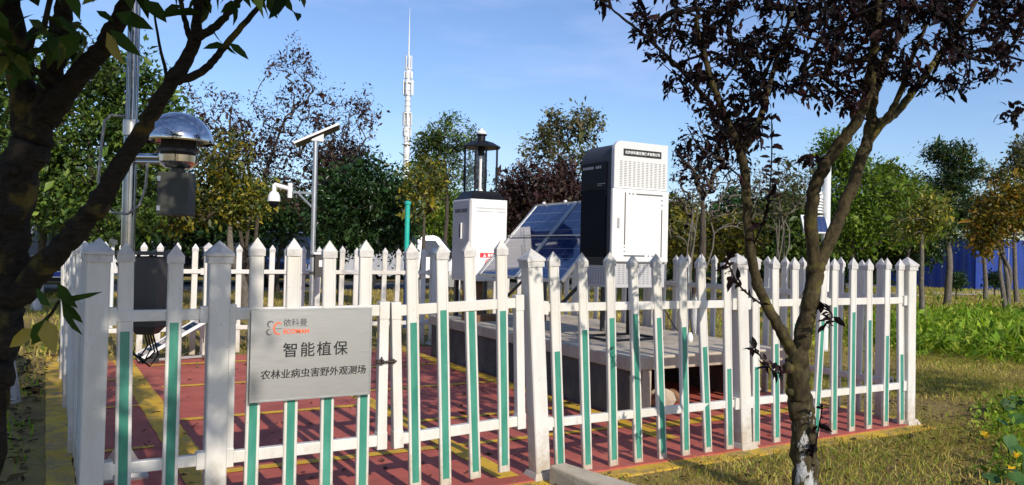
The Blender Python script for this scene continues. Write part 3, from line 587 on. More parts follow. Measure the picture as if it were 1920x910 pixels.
MB().lathe([(0.045, 0.60), (0.05, 0.70), (0.03, 0.71)], (c0[0], c0[1], z1), 12).build('lamp_holder', 'black_metal', t)
for lx, ly in ((0.06, 0.06), (w-0.06, 0.06), (0.06, w-0.06), (w-0.06, w-0.06)): MB().bbox((lx-0.025, ly-0.025, 0.001), (lx+0.025, ly+0.025, z0-0.002)).build('leg', 'dark_steel', t)
MB().bbox((0.10, 0.18, 0.001), (0.30, 0.40, z0-0.004)).build('collector_box', 'wood_brown', t, bevel=0.01)
tag(MB().bbox((4.22, 8.56, PZ+0.001), (4.64, 8.78, PZ+0.075)).build('timber_block', 'wood_brown', bevel=0.006), 'low brown timber block on the slab before the insect lamp', 'block')

# two solar panels on a rack between the cabinets (face -X)
t = thing('solar_rack', 'pair of large blue solar panels on a tilted rack between the cabinets', 'solar panel', (4.40, 6.77, PZ))
tilt = math.atan2(0.93, 0.84); ct, sn = math.cos(tilt), math.sin(tilt); L = 1.253; zb = 1.125-PZ; nrm = Vector((-sn, 0, ct))
def pp(y, s_, h=0.0): p = Vector((ct*s_, y, zb+sn*s_))+nrm*h; return p
for kx in range(2):
    y0, y1 = kx*0.965, kx*0.965+0.955
    pn = MB()
    fr = MB()
    for a, b in ((pp(y0+0.017, 0.017), pp(y0+0.017, L-0.017)), (pp(y1-0.017, 0.017), pp(y1-0.017, L-0.017))): fr.bar(a, b, 0.034, 0.035)
    for a, b in ((pp(y0+0.036, 0.017), pp(y1-0.036, 0.017)), (pp(y0+0.036, L-0.017), pp(y1-0.036, L-0.017))): fr.bar(a, b, 0.034, 0.035)
    f_ = fr.build('panel_frame', 'galvanised', t)
    me = bpy.data.meshes.new('cell_sheet'); vs = [pp(y0+0.034, 0.034, 0.008), pp(y1-0.034, 0.034, 0.008), pp(y1-0.034, L-0.034, 0.008), pp(y0+0.034, L-0.034, 0.008)]
    vb = [v-nrm*0.006 for v in vs]
    me.from_pydata(vs+vb, [], [(0,3,2,1),(4,5,6,7),(0,1,5,4),(1,2,6,5),(2,3,7,6),(3,0,4,7)]); uv = me.uv_layers.new(name='UVMap'); uvs = [(0,0),(1,0),(1,1),(0,1)]
    for lp in me.loops: uv.data[lp.index].uv = uvs[lp.vertex_index % 4]
    me.materials.append(M['solar_cells']); inst(me, 'cell_sheet', f_)
for y in (0.25, 0.75, 1.2, 1.7): MB().lathe([(0.02, 0), (0.024, 0.02), (0.01, 0.03)], tuple(pp(y, L-0.02, 0.02)), 8).build('clamp', 'ink_white', t)
MB().bar(pp(-0.01, L*0.53, 0.028), pp(1.93, L*0.53, 0.028), 0.014, 0.014).build('front_bar', 'galvanised', t)
for y in (0.35, 1.60):
    MB().bar(pp(y, 0.02, -0.036), pp(y, L-0.02, -0.036), 0.04, 0.035).build('support_rail', 'dark_steel', t)
    a = pp(y, 0.14, -0.056); MB().bar((a.x, y, a.z), (a.x, y, 0.005), 0.04).build('leg', 'dark_steel', t)
    a = pp(y, L-0.14, -0.056); MB().bar((a.x, y, a.z), (a.x, y, 0.005), 0.04).build('leg', 'dark_steel', t)
    MB().bar((0.10, y+0.03, 0.18), (0.75, y+0.03, 0.75), 0.03).build('brace', 'dark_steel', t)

# ------------------------------------------------------------------ pole-mounted dome trap near the gate
px_, py_ = 0.268, 5.30
t = thing('dome_trap', 'steel pole with mirror-bright domed insect trap on a side arm', 'insect trap', (px_, py_, 0.02))
MB().cyl((0, 0, 0.02), (0, 0, 2.12), 0.039, 24).build('lower_pole', 'steel_pole', t, True)
MB().cyl((0, 0, 2.10), (0, 0, 3.25), 0.031, 24).cyl((0.022, -0.026, 2.14), (0.022, -0.026, 3.2), 0.013, 12).cyl((-0.024, -0.018, 2.14), (-0.024, -0.018, 3.2), 0.010, 12).build('upper_pole', 'steel_pole', t, True)
MB().lathe([(0.040, 2.08), (0.046, 2.085), (0.046, 2.18), (0.040, 2.185)], n=24).build('coupling', 'galvanised', t, True)
MB().bbox((-0.14, -0.14, 0), (0.14, 0.14, 0.018)).build('base_plate', 'galvanised', t)
m = MB()
for dx, dy in ((1, 0), (-1, 0), (0, 1), (0, -1)):
    p = Vector((dx, dy, 0)); s_ = Vector((-dy, dx, 0))*0.005
    m.add([p*0.043-s_+Vector((0,0,0.02)), p*0.13-s_+Vector((0,0,0.02)), p*0.043-s_+Vector((0,0,0.17)), p*0.043+s_+Vector((0,0,0.02)), p*0.13+s_+Vector((0,0,0.02)), p*0.043+s_+Vector((0,0,0.17))], [(0,1,2),(5,4,3),(0,3,4,1),(1,4,5,2),(2,5,3,0)])
m.build('gusset', 'galvanised', t)
C = Vector((0.525-px_, 5.145-py_, 0))
hv = C.normalized()
MB().cyl(tuple(hv*0.03+Vector((0,0,1.955))), tuple(C-hv*0.05+Vector((0,0,1.955))), 0.022, 14).cyl(tuple(hv*0.03+Vector((0,0,1.925))), tuple(C-hv*0.05+Vector((0,0,1.925))), 0.012, 12).build('side_arm', 'chrome', t, True)
MB().lathe([(0.202, 2.045), (0.206, 2.055), (0.195, 2.095), (0.165, 2.15), (0.12, 2.198), (0.06, 2.225), (0.0, 2.235), (0.0, 2.228), (0.11, 2.19), (0.15, 2.148), (0.19, 2.06)], tuple(C), 48, False).build('dome', 'chrome', t, True)
MB().lathe([(0.10, 1.985), (0.125, 2.0), (0.10, 2.03), (0.10, 2.10), (0.06, 2.11)], tuple(C), 28).build('entry_ring', 'dark_steel', t, True)
MB().lathe([(0.03, 1.885), (0.075, 1.89), (0.115, 1.925), (0.118, 1.965), (0.10, 1.985), (0.05, 1.99)], tuple(C), 32).build('collector_bowl', 'chrome', t, True)
MB().cyl(tuple(C+Vector((0,0,1.86))), tuple(C+Vector((0,0,1.89))), 0.04, 16).build('neck', 'dark_steel', t)
R45 = Matrix.Rotation(math.radians(-29), 3, 'Z')
bx = MB().box(C+Vector((-0.005, 0, 1.73)), (0.19, 0.12, 0.265), R45).build('catch_box', 'box_olive', t, bevel=0.006)
m = MB()
for z_ in (1.64, 1.82): m.box(C+R45 @ Vector((-0.085, -0.064, 0))+Vector((0, 0, z_)), (0.02, 0.01, 0.03), R45)
m.build('hinge', 'galvanised', bx)
MB().tube([C*0.2+Vector((0.02,0,1.93)), C*0.36+Vector((0,0,1.90)), C*0.36+Vector((-0.005,0,1.78)), C*0.3+Vector((-0.02,0,1.66)), C*0.05+Vector((-0.02,-0.03,1.60)), (-0.10,-0.02,1.61), (-0.155,-0.01,1.68), (-0.17,-0.0,1.80), (-0.155,0,2.05), (-0.145,0,2.16), (-0.11,0,2.20), (-0.03,0,2.20)], 0.0085, 8).build('conduit', 'conduit_grey', t, True)
kb = MB().box((0.118, -0.075, 1.13), (0.165, 0.16, 0.43), R45).build('controller_box', 'box_grey_brown', t, bevel=0.006)
MB().box((0.118, -0.075, 1.365), (0.20, 0.22, 0.022), R45).build('box_roof', 'box_grey_brown', kb)
MB().add([(R45 @ Vector((x, y, 0)))+Vector((0.118, -0.075, z)) for x, y, z in ((-0.08,-0.078,0.915),(0.08,-0.078,0.915),(0.08,0.078,0.915),(-0.08,0.078,0.915),(-0.045,-0.05,0.87),(0.045,-0.05,0.87),(0.045,0.05,0.87),(-0.045,0.05,0.87))],
         [(4,7,6,5),(0,1,5,4),(1,2,6,5),(2,3,7,6),(3,0,4,7)]).build('box_floor', 'box_grey_brown', kb)
MB().bar((0.0, 0, 1.25), (0.08, -0.05, 1.25), 0.03).bar((0.0, 0, 1.0), (0.08, -0.05, 1.0), 0.03).build('box_bracket', 'dark_steel', kb)
for s_ in range(4):
    o_ = rng.uniform(-0.02, 0.02, 3); e_ = 0.06*s_
    MB().tube([(0.10+0.015*s_, -0.07, 0.88), (0.12+0.02*s_, -0.08, 0.80-0.02*s_), (0.09+0.01*s_+o_[0], -0.07, 0.73-0.02*s_), (0.02, -0.06, 0.78+o_[1]), (-0.01, -0.02, 0.70), (-0.0, 0.05, 0.5)], 0.006, 6).build('cable', 'rubber', t, True)

# tilted solar panel on the ground behind the dome trap
t = thing('ground_solar_panel', 'white framed solar panel propped on the ground by the back fence', 'solar panel', (0.66, 10.05, 0.02))
fr = MB(); a, b = Vector((0.0, 0, 0.05)), Vector((0.80, 0, 0.53)); dirv = (b-a).normalized(); nv = Vector((-dirv.z, 0, dirv.x)); L2 = (b-a).length
for y in (0.0, 0.50): fr.bar(a+Vector((0, y, 0)), b+Vector((0, y, 0)), 0.03, 0.035)
fr.bar(a+Vector((0.005, 0.017, 0)), a+Vector((0.005, 0.483, 0)), 0.03, 0.03); fr.bar(b+Vector((-0.005, 0.017, 0)), b+Vector((-0.005, 0.483, 0)), 0.03, 0.03); f_ = fr.build('panel_frame', 'ink_white', t)
me = bpy.data.meshes.new('cell_sheet'); vs = [a+nv*0.01+Vector((0, 0.012, 0)), a+nv*0.01+Vector((0, 0.488, 0)), b+nv*0.01+Vector((0, 0.488, 0)), b+nv*0.01+Vector((0, 0.012, 0))]
me.from_pydata(vs+[v-nv*0.006 for v in vs], [], [(0,3,2,1),(4,5,6,7),(0,1,5,4),(1,2,6,5),(2,3,7,6),(3,0,4,7)]); uv = me.uv_layers.new(name='UVMap')
for lp in me.loops: uv.data[lp.index].uv = [(0,0),(1,0),(1,1),(0,1)][lp.vertex_index % 4]
me.materials.append(M['solar_cells']); inst(me, 'cell_sheet', f_)
MB().bar((0.74, 0.03, 0.0), (0.74, 0.03, 0.47), 0.03).build('leg', 'galvanised', t); MB().bar((0.74, 0.47, 0.0), (0.74, 0.47, 0.47), 0.03).build('leg', 'galvanised', t)
MB().bar((0.0, 0.25, 0.005), (0.74, 0.25, 0.03), 0.03).build('base_bar', 'galvanised', t)
MB().bbox((0.02, 0.05, 0.0), (0.22, 0.30, 0.05)).build('ballast_block', 'dark_steel', t)

# camera pole at the back fence
t = thing('camera_pole', 'slim steel pole with white dome camera and small solar panel on top', 'camera pole', (2.75, 10.35, 0.02))
MB().cyl((0, 0, 0), (0, 0, 2.86), 0.034, 16).build('pole', 'galvanised', t, True)
MB().lathe([(0.10, 0), (0.10, 0.015), (0.045, 0.02), (0.045, 0.06)], n=16).build('base_flange', 'galvanised', t)
a, b = Vector((2.494-2.75, 0.10, 2.79)), Vector((3.05-2.75, -0.08, 3.075)); dv = (b-a).normalized(); sd = Vector((-dv.y, dv.x, 0)).normalized()*1.0; nv = dv.cross(sd).normalized()
sp = MB(); f0 = [a-sd*0.05, b-sd*0.05, b+sd*0.42, a+sd*0.42]
pn = MB().add([p for p in f0]+[p+nv*0.028*(1 if nv.z > 0 else -1) for p in f0], [(0,3,2,1),(4,5,6,7),(0,1,5,4),(1,2,6,5),(2,3,7,6),(3,0,4,7)]).build('solar_panel', 'ink_white', t)
up_ = nv*(1 if nv.z > 0 else -1)
me = bpy.data.meshes.new('cell_sheet'); cc = sum(f0, Vector())/4; vs = [cc+(p-cc)*0.94+up_*0.030 for p in f0]
me.from_pydata(vs, [], [(0,1,2,3)]); uv = me.uv_layers.new(name='UVMap')
for lp in me.loops: uv.data[lp.index].uv = [(0,0),(1,0),(1,1),(0,1)][lp.vertex_index % 4]
me.materials.append(M['solar_cells']); inst(me, 'cell_sheet', pn)
me = bpy.data.meshes.new('back_sheet'); me.from_pydata([cc+(p-cc)*0.95-up_*0.004 for p in f0], [], [(3,2,1,0)]); me.materials.append(M['dark_steel']); inst(me, 'back_sheet', pn)
MB().add([(-0.06,-0.03,2.84),(0.10,-0.03,2.84),(0.10,0.03,2.84),(-0.06,0.03,2.84),(-0.06,-0.03,2.86),(0.10,-0.03,2.945),(0.10,0.03,2.945),(-0.06,0.03,2.86)], [(0,3,2,1),(4,5,6,7),(0,1,5,4),(1,2,6,5),(2,3,7,6),(3,0,4,7)]).build('tilt_bracket', 'cabinet_top_grey', t)
MB().bar((0, 0, 2.14), (-0.30, 0.17, 2.15), 0.03).bar((0, 0, 1.93), (-0.18, 0.10, 2.13), 0.022).build('camera_bracket', 'galvanised', t)
cm = MB().cyl((-0.285, 0.16, 2.07), (-0.285, 0.16, 2.27), 0.032, 12).cyl((-0.285, 0.16, 2.19), (-0.47, 0.265, 2.245), 0.030, 12).cyl((-0.47, 0.265, 2.25), (-0.47, 0.265, 2.13), 0.030, 12).build('camera_arm', 'ink_white', t, True, bevel=0.004)
hs = MB().lathe([(0.03, 2.155), (0.055, 2.14), (0.078, 2.09), (0.083, 2.035), (0.083, 2.02), (0.02, 2.018)], (-0.47, 0.265, 0), 20).build('camera_housing', 'ink_white', t, True)
MB().lathe([(0.065, 2.017), (0.066, 1.995), (0.05, 1.955), (0.02, 1.935), (0.0, 1.932)], (-0.47, 0.265, 0), 20, False).build('camera_lens_dome', 'black_gloss', hs, True)
bx = MB().box((0.115, -0.06, 1.17), (0.17, 0.12, 0.30), R45).build('junction_box', 'box_grey_brown', t, bevel=0.004)
MB().box((0.115, -0.06, 1.335), (0.20, 0.15, 0.03), R45).build('box_lid', 'ink_white', bx)
MB().box(Vector((0.115, -0.06, 1.20))+R45 @ Vector((0.0, -0.0615, 0)), (0.06, 0.002, 0.09), R45).build('box_label', 'ink_white', bx)
MB().lathe([(0.036, 0), (0.042, 0.01), (0.042, 0.03), (0.036, 0.04)], (0, 0, 1.05), 14).lathe([(0.036, 0), (0.042, 0.01), (0.042, 0.03), (0.036, 0.04)], (0, 0, 1.28), 14).build('pole_clamp', 'dark_steel', t)

# teal marker post beyond the back fence
t = thing('marker_post', 'turquoise topped slim post beyond the back fence', 'post', (5.19, 13.14, 0))
MB().cyl((0, 0, 1.24), (0, 0, 2.24), 0.045, 14).build('painted_tube', 'teal_paint', t, True); MB().cyl((0, 0, 0), (0, 0, 1.24), 0.040, 14).build('lower_tube', 'car_blue', t, True)
MB().lathe([(0.055, 2.24), (0.06, 2.25), (0.06, 2.29), (0.02, 2.31)], n=14).build('cap', 'teal_paint', t); MB().bar((0, 0, 2.15), (-0.1, 0.02, 2.12), 0.02).build('hook', 'dark_steel', t)

# weather station beyond the right side fence
t = thing('weather_station', 'white weather station mast with louvred shelter behind the plum tree', 'weather station', (10.10, 8.07, 0))
MB().cyl((0, 0, 0), (0, 0, 3.05), 0.062, 16).build('mast', 'tower_white', t, True)
Cs = (-0.17, 0.09)
MB().bar((0, 0, 2.40), (Cs[0], Cs[1], 2.40), 0.04).build('arm', 'tower_white', t)
for i in range(6): MB().lathe([(0.05, 0), (0.13, 0.0), (0.115, 0.028), (0.05, 0.034)], (Cs[0], Cs[1], 2.13+i*0.045), 18).build('louvre_plate', 'ink_white', t, True)
MB().lathe([(0.12, 2.42), (0.12, 2.45), (0.07, 2.50), (0.07, 2.58), (0.09, 2.585), (0.09, 2.60), (0.02, 2.61)], (*Cs, 0), 18).build('rain_cup', 'tower_white', t, True)
sp = MB(); R_ = Matrix.Rotation(math.radians(-29), 3, 'Z') @ Matrix.Rotation(math.radians(60), 3, 'X')
ps = MB().box((-0.22, 0.02, 1.95), (0.40, 0.33, 0.03), R_).build('solar_panel', 'cabinet_top_grey', t)
me = bpy.data.meshes.new('cell_sheet'); vs = [R_ @ Vector(p)+Vector((-0.22, 0.02, 1.95)) for p in ((-0.17,-0.14,0.017),(0.17,-0.14,0.017),(0.17,0.14,0.017),(-0.17,0.14,0.017))]
me.from_pydata(vs, [], [(0,1,2,3)]); uv = me.uv_layers.new(name='UVMap')
for lp in me.loops: uv.data[lp.index].uv = [(0,0),(1,0),(1,1),(0,1)][lp.vertex_index % 4]
me.materials.append(M['solar_cells']); inst(me, 'cell_sheet', ps)
MB().bar((0, 0, 1.95), (-0.18, 0.05, 1.95), 0.04).bar((0, 0, 1.85), (-0.18, 0.05, 1.85), 0.04).build('panel_bracket', 'dark_steel', t)

# white sensor mast far left, beyond the fence
t = thing('sensor_mast', 'thin white sensor mast with brackets behind the left fence corner', 'mast', tuple(at(209, 560, 13.0)*np.array([1, 1, 0])))
MB().cyl((0, 0, 0), (0, 0, 1.45), 0.03, 10).build('mast_tube', 'tower_white', t, True); MB().cyl((0, 0, 1.45), (-0.10, 0.05, 1.80), 0.022, 10).build('leaning_arm', 'tower_white', t, True)
MB().bbox((-0.07, -0.05, 1.40), (0.07, 0.05, 1.50)).build('sensor_head', 'tower_white', t, bevel=0.01); MB().bar((-0.06, 0.03, 1.14), (0.28, -0.15, 1.10), 0.03).build('cross_arm', 'tower_white', t)
MB().add([(0.05,-0.02,1.28),(0.30,-0.16,1.28),(0.30,-0.16,1.42),(0.05,-0.02,1.30),(0.05,0.02,1.28),(0.30,-0.12,1.28),(0.30,-0.12,1.42),(0.05,0.02,1.30)], [(0,1,2,3),(7,6,5,4),(0,4,5,1),(1,5,6,2),(2,6,7,3),(3,7,4,0)]).build('wind_vane', 'box_olive', t)

# broken kerb stone before the gate post
b0 = MB().add([(2.575, 4.06, 0), (2.70, 4.055, 0), (2.90, 3.20, 0), (2.62, 3.20, 0), (2.58, 4.065, 0.125), (2.69, 4.06, 0.132), (2.885, 3.21, 0.13), (2.64, 3.21, 0.128)],
              [(0,3,2,1),(4,5,6,7),(0,1,5,4),(1,2,6,5),(2,3,7,6),(3,0,4,7)]).build('kerb_stone', 'concrete_light', bevel=0.012)
tag(b0, 'weathered concrete kerb stone lying before the gate post', 'kerb stone')

# ------------------------------------------------------------------ vehicles on the road
def wheel(par, x, y, r, name='wheel'):
    w_ = MB().cyl((x, y-0.10, r), (x, y+0.10, r), r, 24).build(name, 'rubber', par, True)
    MB().cyl((x, y-0.108, r), (x, y+0.108, r), r*0.62, 20).build('rim', 'car_silver', w_, True)
def loft(sections, close=True):
    m = MB(); k = len(sections[0]); vs = [p for s_ in sections for p in s_]
    fs = [(j*k+i, j*k+(i+1) % k, (j+1)*k+(i+1) % k, (j+1)*k+i) for j in range(len(sections)-1) for i in range(k)]
    fs += [tuple(range(k-1, -1, -1)), tuple((len(sections)-1)*k+i for i in range(k))]
    return m.add(vs, fs)
def suv(label, loc, rz, paint, L=4.6, Wd=1.85, H=1.72, cat='car'):
    "front at +x"
    t = thing('parked_car', label, cat, loc, 'vehicles parked along the road', rz)
    hw = Wd/2
    def sec(x, zb, zt, w0, w1): return [(x, -w0, zb), (x, -w1, zt), (x, w1, zt), (x, w0, zb)]
    def sec6(x, zb, zm, zt, w0, wm, w1): return [(x, -w0, zb), (x, -wm, zm), (x, -w1, zt), (x, w1, zt), (x, wm, zm), (x, w0, zb)]
    h = L/2
    body = loft([sec6(-h, 0.42, 0.75, 0.98, hw*0.86, hw*0.9, hw*0.84), sec6(-h+0.15, 0.3, 0.7, 1.02, hw*0.95, hw*0.99, hw*0.9), sec6(-0.6, 0.28, 0.7, 1.04, hw*0.97, hw, hw*0.92), sec6(0.9, 0.28, 0.7, 1.05, hw*0.97, hw, hw*0.92),
                 sec6(h-0.35, 0.3, 0.7, 0.98, hw*0.95, hw*0.98, hw*0.86), sec6(h-0.06, 0.34, 0.66, 0.90, hw*0.86, hw*0.92, hw*0.80), sec6(h, 0.38, 0.62, 0.80, hw*0.80, hw*0.86, hw*0.74)]).build('body', paint, t, True, bevel=0.03)
    roofz = H
    loft([sec(-h+0.25, 1.02, 1.03, hw*0.88, hw*0.86), sec(-h+0.62, 1.02, roofz-0.06, hw*0.89, hw*0.70), sec(-0.3, 1.03, roofz-0.045, hw*0.9, hw*0.72), sec(0.35, 1.03, roofz-0.06, hw*0.9, hw*0.70), sec(1.15, 1.02, 1.04, hw*0.88, hw*0.84)]).build('glasshouse', 'car_glass', t, True)
    rf = MB().bbox((-h+0.55, -hw*0.71, roofz-0.05), (0.40, hw*0.71, roofz)).build('roof', paint, t, bevel=0.03)
    pl = MB()
    for s_ in (-1, 1):
        pl.bar((0.40, s_*hw*0.71, roofz-0.05), (1.16, s_*hw*0.875, 1.04), 0.06, 0.05); pl.bar((-0.15, s_*hw*0.735, roofz-0.05), (-0.1, s_*hw*0.915, 1.03), 0.07, 0.03); pl.bar((-h+0.58, s_*hw*0.72, roofz-0.05), (-h+0.22, s_*hw*0.89, 1.03), 0.12, 0.05)
    pl.build('pillar', paint, t)
    gr_ = MB().bbox((h-0.03, -0.42, 0.66), (h+0.012, 0.42, 0.84)).build('grille', 'black_metal', t)
    m = MB()
    for i in range(9): m.bbox((h+0.006, -0.38+i*0.09, 0.67), (h+0.022, -0.355+i*0.09, 0.83))
    m.build('grille_bar', 'car_silver', gr_)
    for s_ in (-1, 1): MB().bbox((h-0.22, s_*0.50, 0.68), (h-0.005, s_*0.78, 0.82)).build('headlight', 'lamp_glass', t, bevel=0.03)
    MB().bbox((h-0.02, -0.72, 0.40), (h+0.02, 0.72, 0.50)).build('lower_intake', 'black_metal', t)
    MB().bbox((h+0.01, -0.22, 0.52), (h+0.035, 0.22, 0.64)).build('number_plate', 'plate_blue', t)
    for s_ in (-1, 1): MB().bbox((-h-0.01, s_*0.55, 0.75), (-h+0.1, s_*0.80, 0.95)).build('tail_light', 'sticker_red', t)
    for x in (-h+0.85, h-0.9):
        for s_ in (-1, 1): wheel(t, x, s_*(hw-0.09), 0.35)
    for s_ in (-1, 1): MB().bbox((0.95, s_*(hw*0.92), 1.02), (1.10, s_*(hw+0.17), 1.17)).build('mirror', paint, t, bevel=0.02)
    return t
def gp(x, d):
    p = at(x, 500, d); return (p[0], p[1], 0.012)
def face(x):   # heading that points a car's nose at the camera
    return 0.0
suv('silver parked SUV with upright grille behind the left fence', (-0.35, 25.2, 0.012), math.radians(-92), 'car_silver', 4.7, 1.95, 1.85)
suv('white parked car left of the domed trap pole', gp(245, 27.5), math.radians(175), 'car_white', 4.5, 1.8, 1.5)
suv('black parked car behind the back fence left of the camera pole', gp(390, 28.0), math.radians(172), 'car_black', 4.6, 1.85, 1.5)
suv('dark blue parked van behind the camera pole', gp(535, 28.5), math.radians(-95), 'car_blue', 4.8, 1.9, 1.95)
# pickup truck with a tarpaulin over its load
t = thing('pickup_truck', 'white pickup truck with grey tarpaulin over its bed', 'truck', gp(778, 27.2), 'vehicles parked along the road', math.radians(-14))
hw = 0.86
def sec6(x, zb, zm, zt, w0, wm, w1): return [(x, -w0, zb), (x, -wm, zm), (x, -w1, zt), (x, w1, zt), (x, wm, zm), (x, w0, zb)]
loft([sec6(-0.05, 0.42, 0.85, 1.08, hw, hw, hw*0.97), sec6(0.9, 0.42, 0.85, 1.08, hw, hw, hw*0.96), sec6(1.55, 0.45, 0.85, 1.02, hw, hw, hw*0.9), sec6(1.9, 0.5, 0.8, 0.92, hw*0.93, hw*0.95, hw*0.84)]).build('cab_body', 'car_white', t, True, bevel=0.03)
loft([[(-0.05, -0.82, 1.08), (-0.02, -0.66, 1.88), (-0.02, 0.66, 1.88), (-0.05, 0.82, 1.08)], [(0.85, -0.82, 1.08), (0.55, -0.66, 1.90), (0.55, 0.66, 1.90), (0.85, 0.82, 1.08)], [(1.38, -0.78, 1.05), (0.72, -0.64, 1.84), (0.72, 0.64, 1.84), (1.38, 0.78, 1.05)]]).build('cab_upper', 'car_white', t, True, bevel=0.02)
for s_ in (-1, 1):
    MB().add([(0.16, s_*0.815, 1.16), (0.98, s_*0.80, 1.16), (0.60, s_*0.70, 1.72), (0.16, s_*0.705, 1.72), (0.16, s_*0.835, 1.16), (0.98, s_*0.82, 1.16), (0.60, s_*0.725, 1.72), (0.16, s_*0.73, 1.72)], [(0,1,2,3),(7,6,5,4),(0,4,5,1),(1,5,6,2),(2,6,7,3),(3,7,4,0)]).build('side_window', 'car_glass', t)
    MB().bbox((1.05, s_*0.86, 1.10), (1.16, s_*1.02, 1.34)).build('mirror', 'black_metal', t, bevel=0.02)
    MB().bbox((1.72, s_*0.52, 0.66), (1.92, s_*0.78, 0.82)).build('headlight', 'lamp_glass', t, bevel=0.02)
MB().add([(0.80, -0.60, 1.80), (0.80, 0.60, 1.80), (1.36, 0.72, 1.12), (1.36, -0.72, 1.12), (0.82, -0.60, 1.81), (0.82, 0.60, 1.81), (1.385, 0.72, 1.125), (1.385, -0.72, 1.125)], [(0,1,2,3),(7,6,5,4),(0,4,5,1),(1,5,6,2),(2,6,7,3),(3,7,4,0)]).build('windscreen', 'car_glass', t)
MB().bbox((1.88, -0.75, 0.42), (1.98, 0.75, 0.60)).build('bumper', 'black_metal', t, bevel=0.03)
MB().bbox((-2.6, -0.88, 0.62), (-0.08, 0.88, 0.74)).build('bed', 'car_white', t)
vs = []; nx, ny = 22, 12
for i in range(nx+1):
    for j in range(ny+1):
        u, v = i/nx, j/ny; x = -2.75+2.62*u; y = -0.96+1.92*v; e = min(1, min(v, 1-v)*6); e2 = min(1, min(u, 1-u)*9); z = 0.60+0.75*min(e, e2)**0.6+rng.normal(0, 0.03)+(0.10*math.sin(u*9)*e)
        vs.append((x+rng.normal(0, 0.015), y+rng.normal(0, 0.02), z if min(e, e2) > 0 else 0.52+rng.normal(0, 0.04)))
MB().add(vs, [(i*(ny+1)+j, (i+1)*(ny+1)+j, (i+1)*(ny+1)+j+1, i*(ny+1)+j+1) for i in range(nx) for j in range(ny)]).build('tarpaulin', 'tarp_grey', t, True)
for x in (-1.75, 1.15):
    for s_ in (-1, 1): wheel(t, x, s_*0.76, 0.34)
for s_ in (-1, 1): MB().cyl((-0.15, s_*0.6, 0.8), (-0.15, s_*0.6, 1.9), 0.02, 8).build('rack_post', 'black_metal', t)

# ------------------------------------------------------------------ telecom tower
tp = onz(758, 485); 
p = at(758, 470, 150.0); t = thing('telecom_tower', 'tall white telecom monopole with antennas above the trees', 'tower', (p[0], p[1], 0))
MB().lathe([(0.78, 0), (0.70, 12), (0.50, 30), (0.42, 36.5), (0.2, 37)], n=16).build('shaft', 'tower_white', t, True)
MB().lathe([(0.16, 36.8), (0.13, 42), (0.03, 48.2)], n=8).build('lightning_spire', 'tower_white', t, True)
for z in (21.5, 27.5, 33.5):
    pl_ = MB().lathe([(0.6, z), (0.95, z+0.02), (0.95, z+0.2), (0.6, z+0.22)], n=18).build('platform', 'tower_white', t)
for z, r_, hh, n_ in ((25.3, 0.85, 2.2, 6), (31.2, 0.95, 2.9, 6), (34.4, 0.75, 1.4, 6), (36.2, 0.62, 2.6, 5), (23.2, 0.80, 1.6, 4)):
    for i in range(n_):
        a = 2*math.pi*i/n_+0.3*z; MB().box((r_*math.cos(a), r_*math.sin(a), z+hh/2), (0.16, 0.34, hh), Matrix.Rotation(a, 3, 'Z')).build('antenna', 'tower_white', t)
MB().bar((-1.9, 0, 15.9), (1.9, -1.0, 15.9), 0.25).bbox((-2.1, -0.2, 15.8), (-1.7, 0.2, 16.9)).bbox((1.7, -1.2, 15.8), (2.1, -0.8, 16.9)).build('yardarm', 'tower_white', t)
m = MB()
for z in np.arange(13, 33, 1.0): m.lathe([(0.60, z), (0.66, z+0.02), (0.66, z+0.12), (0.60, z+0.14)], n=12)
o = m.build('step_band', 'cabinet_top_grey', t); o['kind'] = 'stuff'

# blue steel hoarding far right
t = thing('blue_hoarding', 'blue corrugated steel hoarding behind the trees at the far edge', 'hoarding', (38.4, 22.0, 0))
def corrugated(a, b, h, mat, nm):
    a, b = np.array(a, float), np.array(b, float); d = b-a; L = np.linalg.norm(d); d /= L; s = np.array([-d[1], d[0]]); vs = []; k = int(L/0.14)
    for i in range(k+1):
        p = a+d*L*i/k+s*(0.035 if (i//2) % 2 else 0); vs += [(*p, 0.0), (*p, h)]
    return MB().add(vs, [(2*i, 2*i+2, 2*i+3, 2*i+1) for i in range(k)]).build(nm, mat, t)
for i in range(10): corrugated((0, 3*i), (0, 3*i+2.96), 2.55, 'blue_steel', 'steel_sheet')
for i in range(3): corrugated((3*i+0.05, 0), (3*i+3.0, 0), 2.55, 'blue_steel', 'steel_sheet')
for i in range(11): MB().bbox((0.06, 3*i-0.04, 0), (0.14, 3*i+0.04, 2.6)).build('post', 'blue_steel', t)

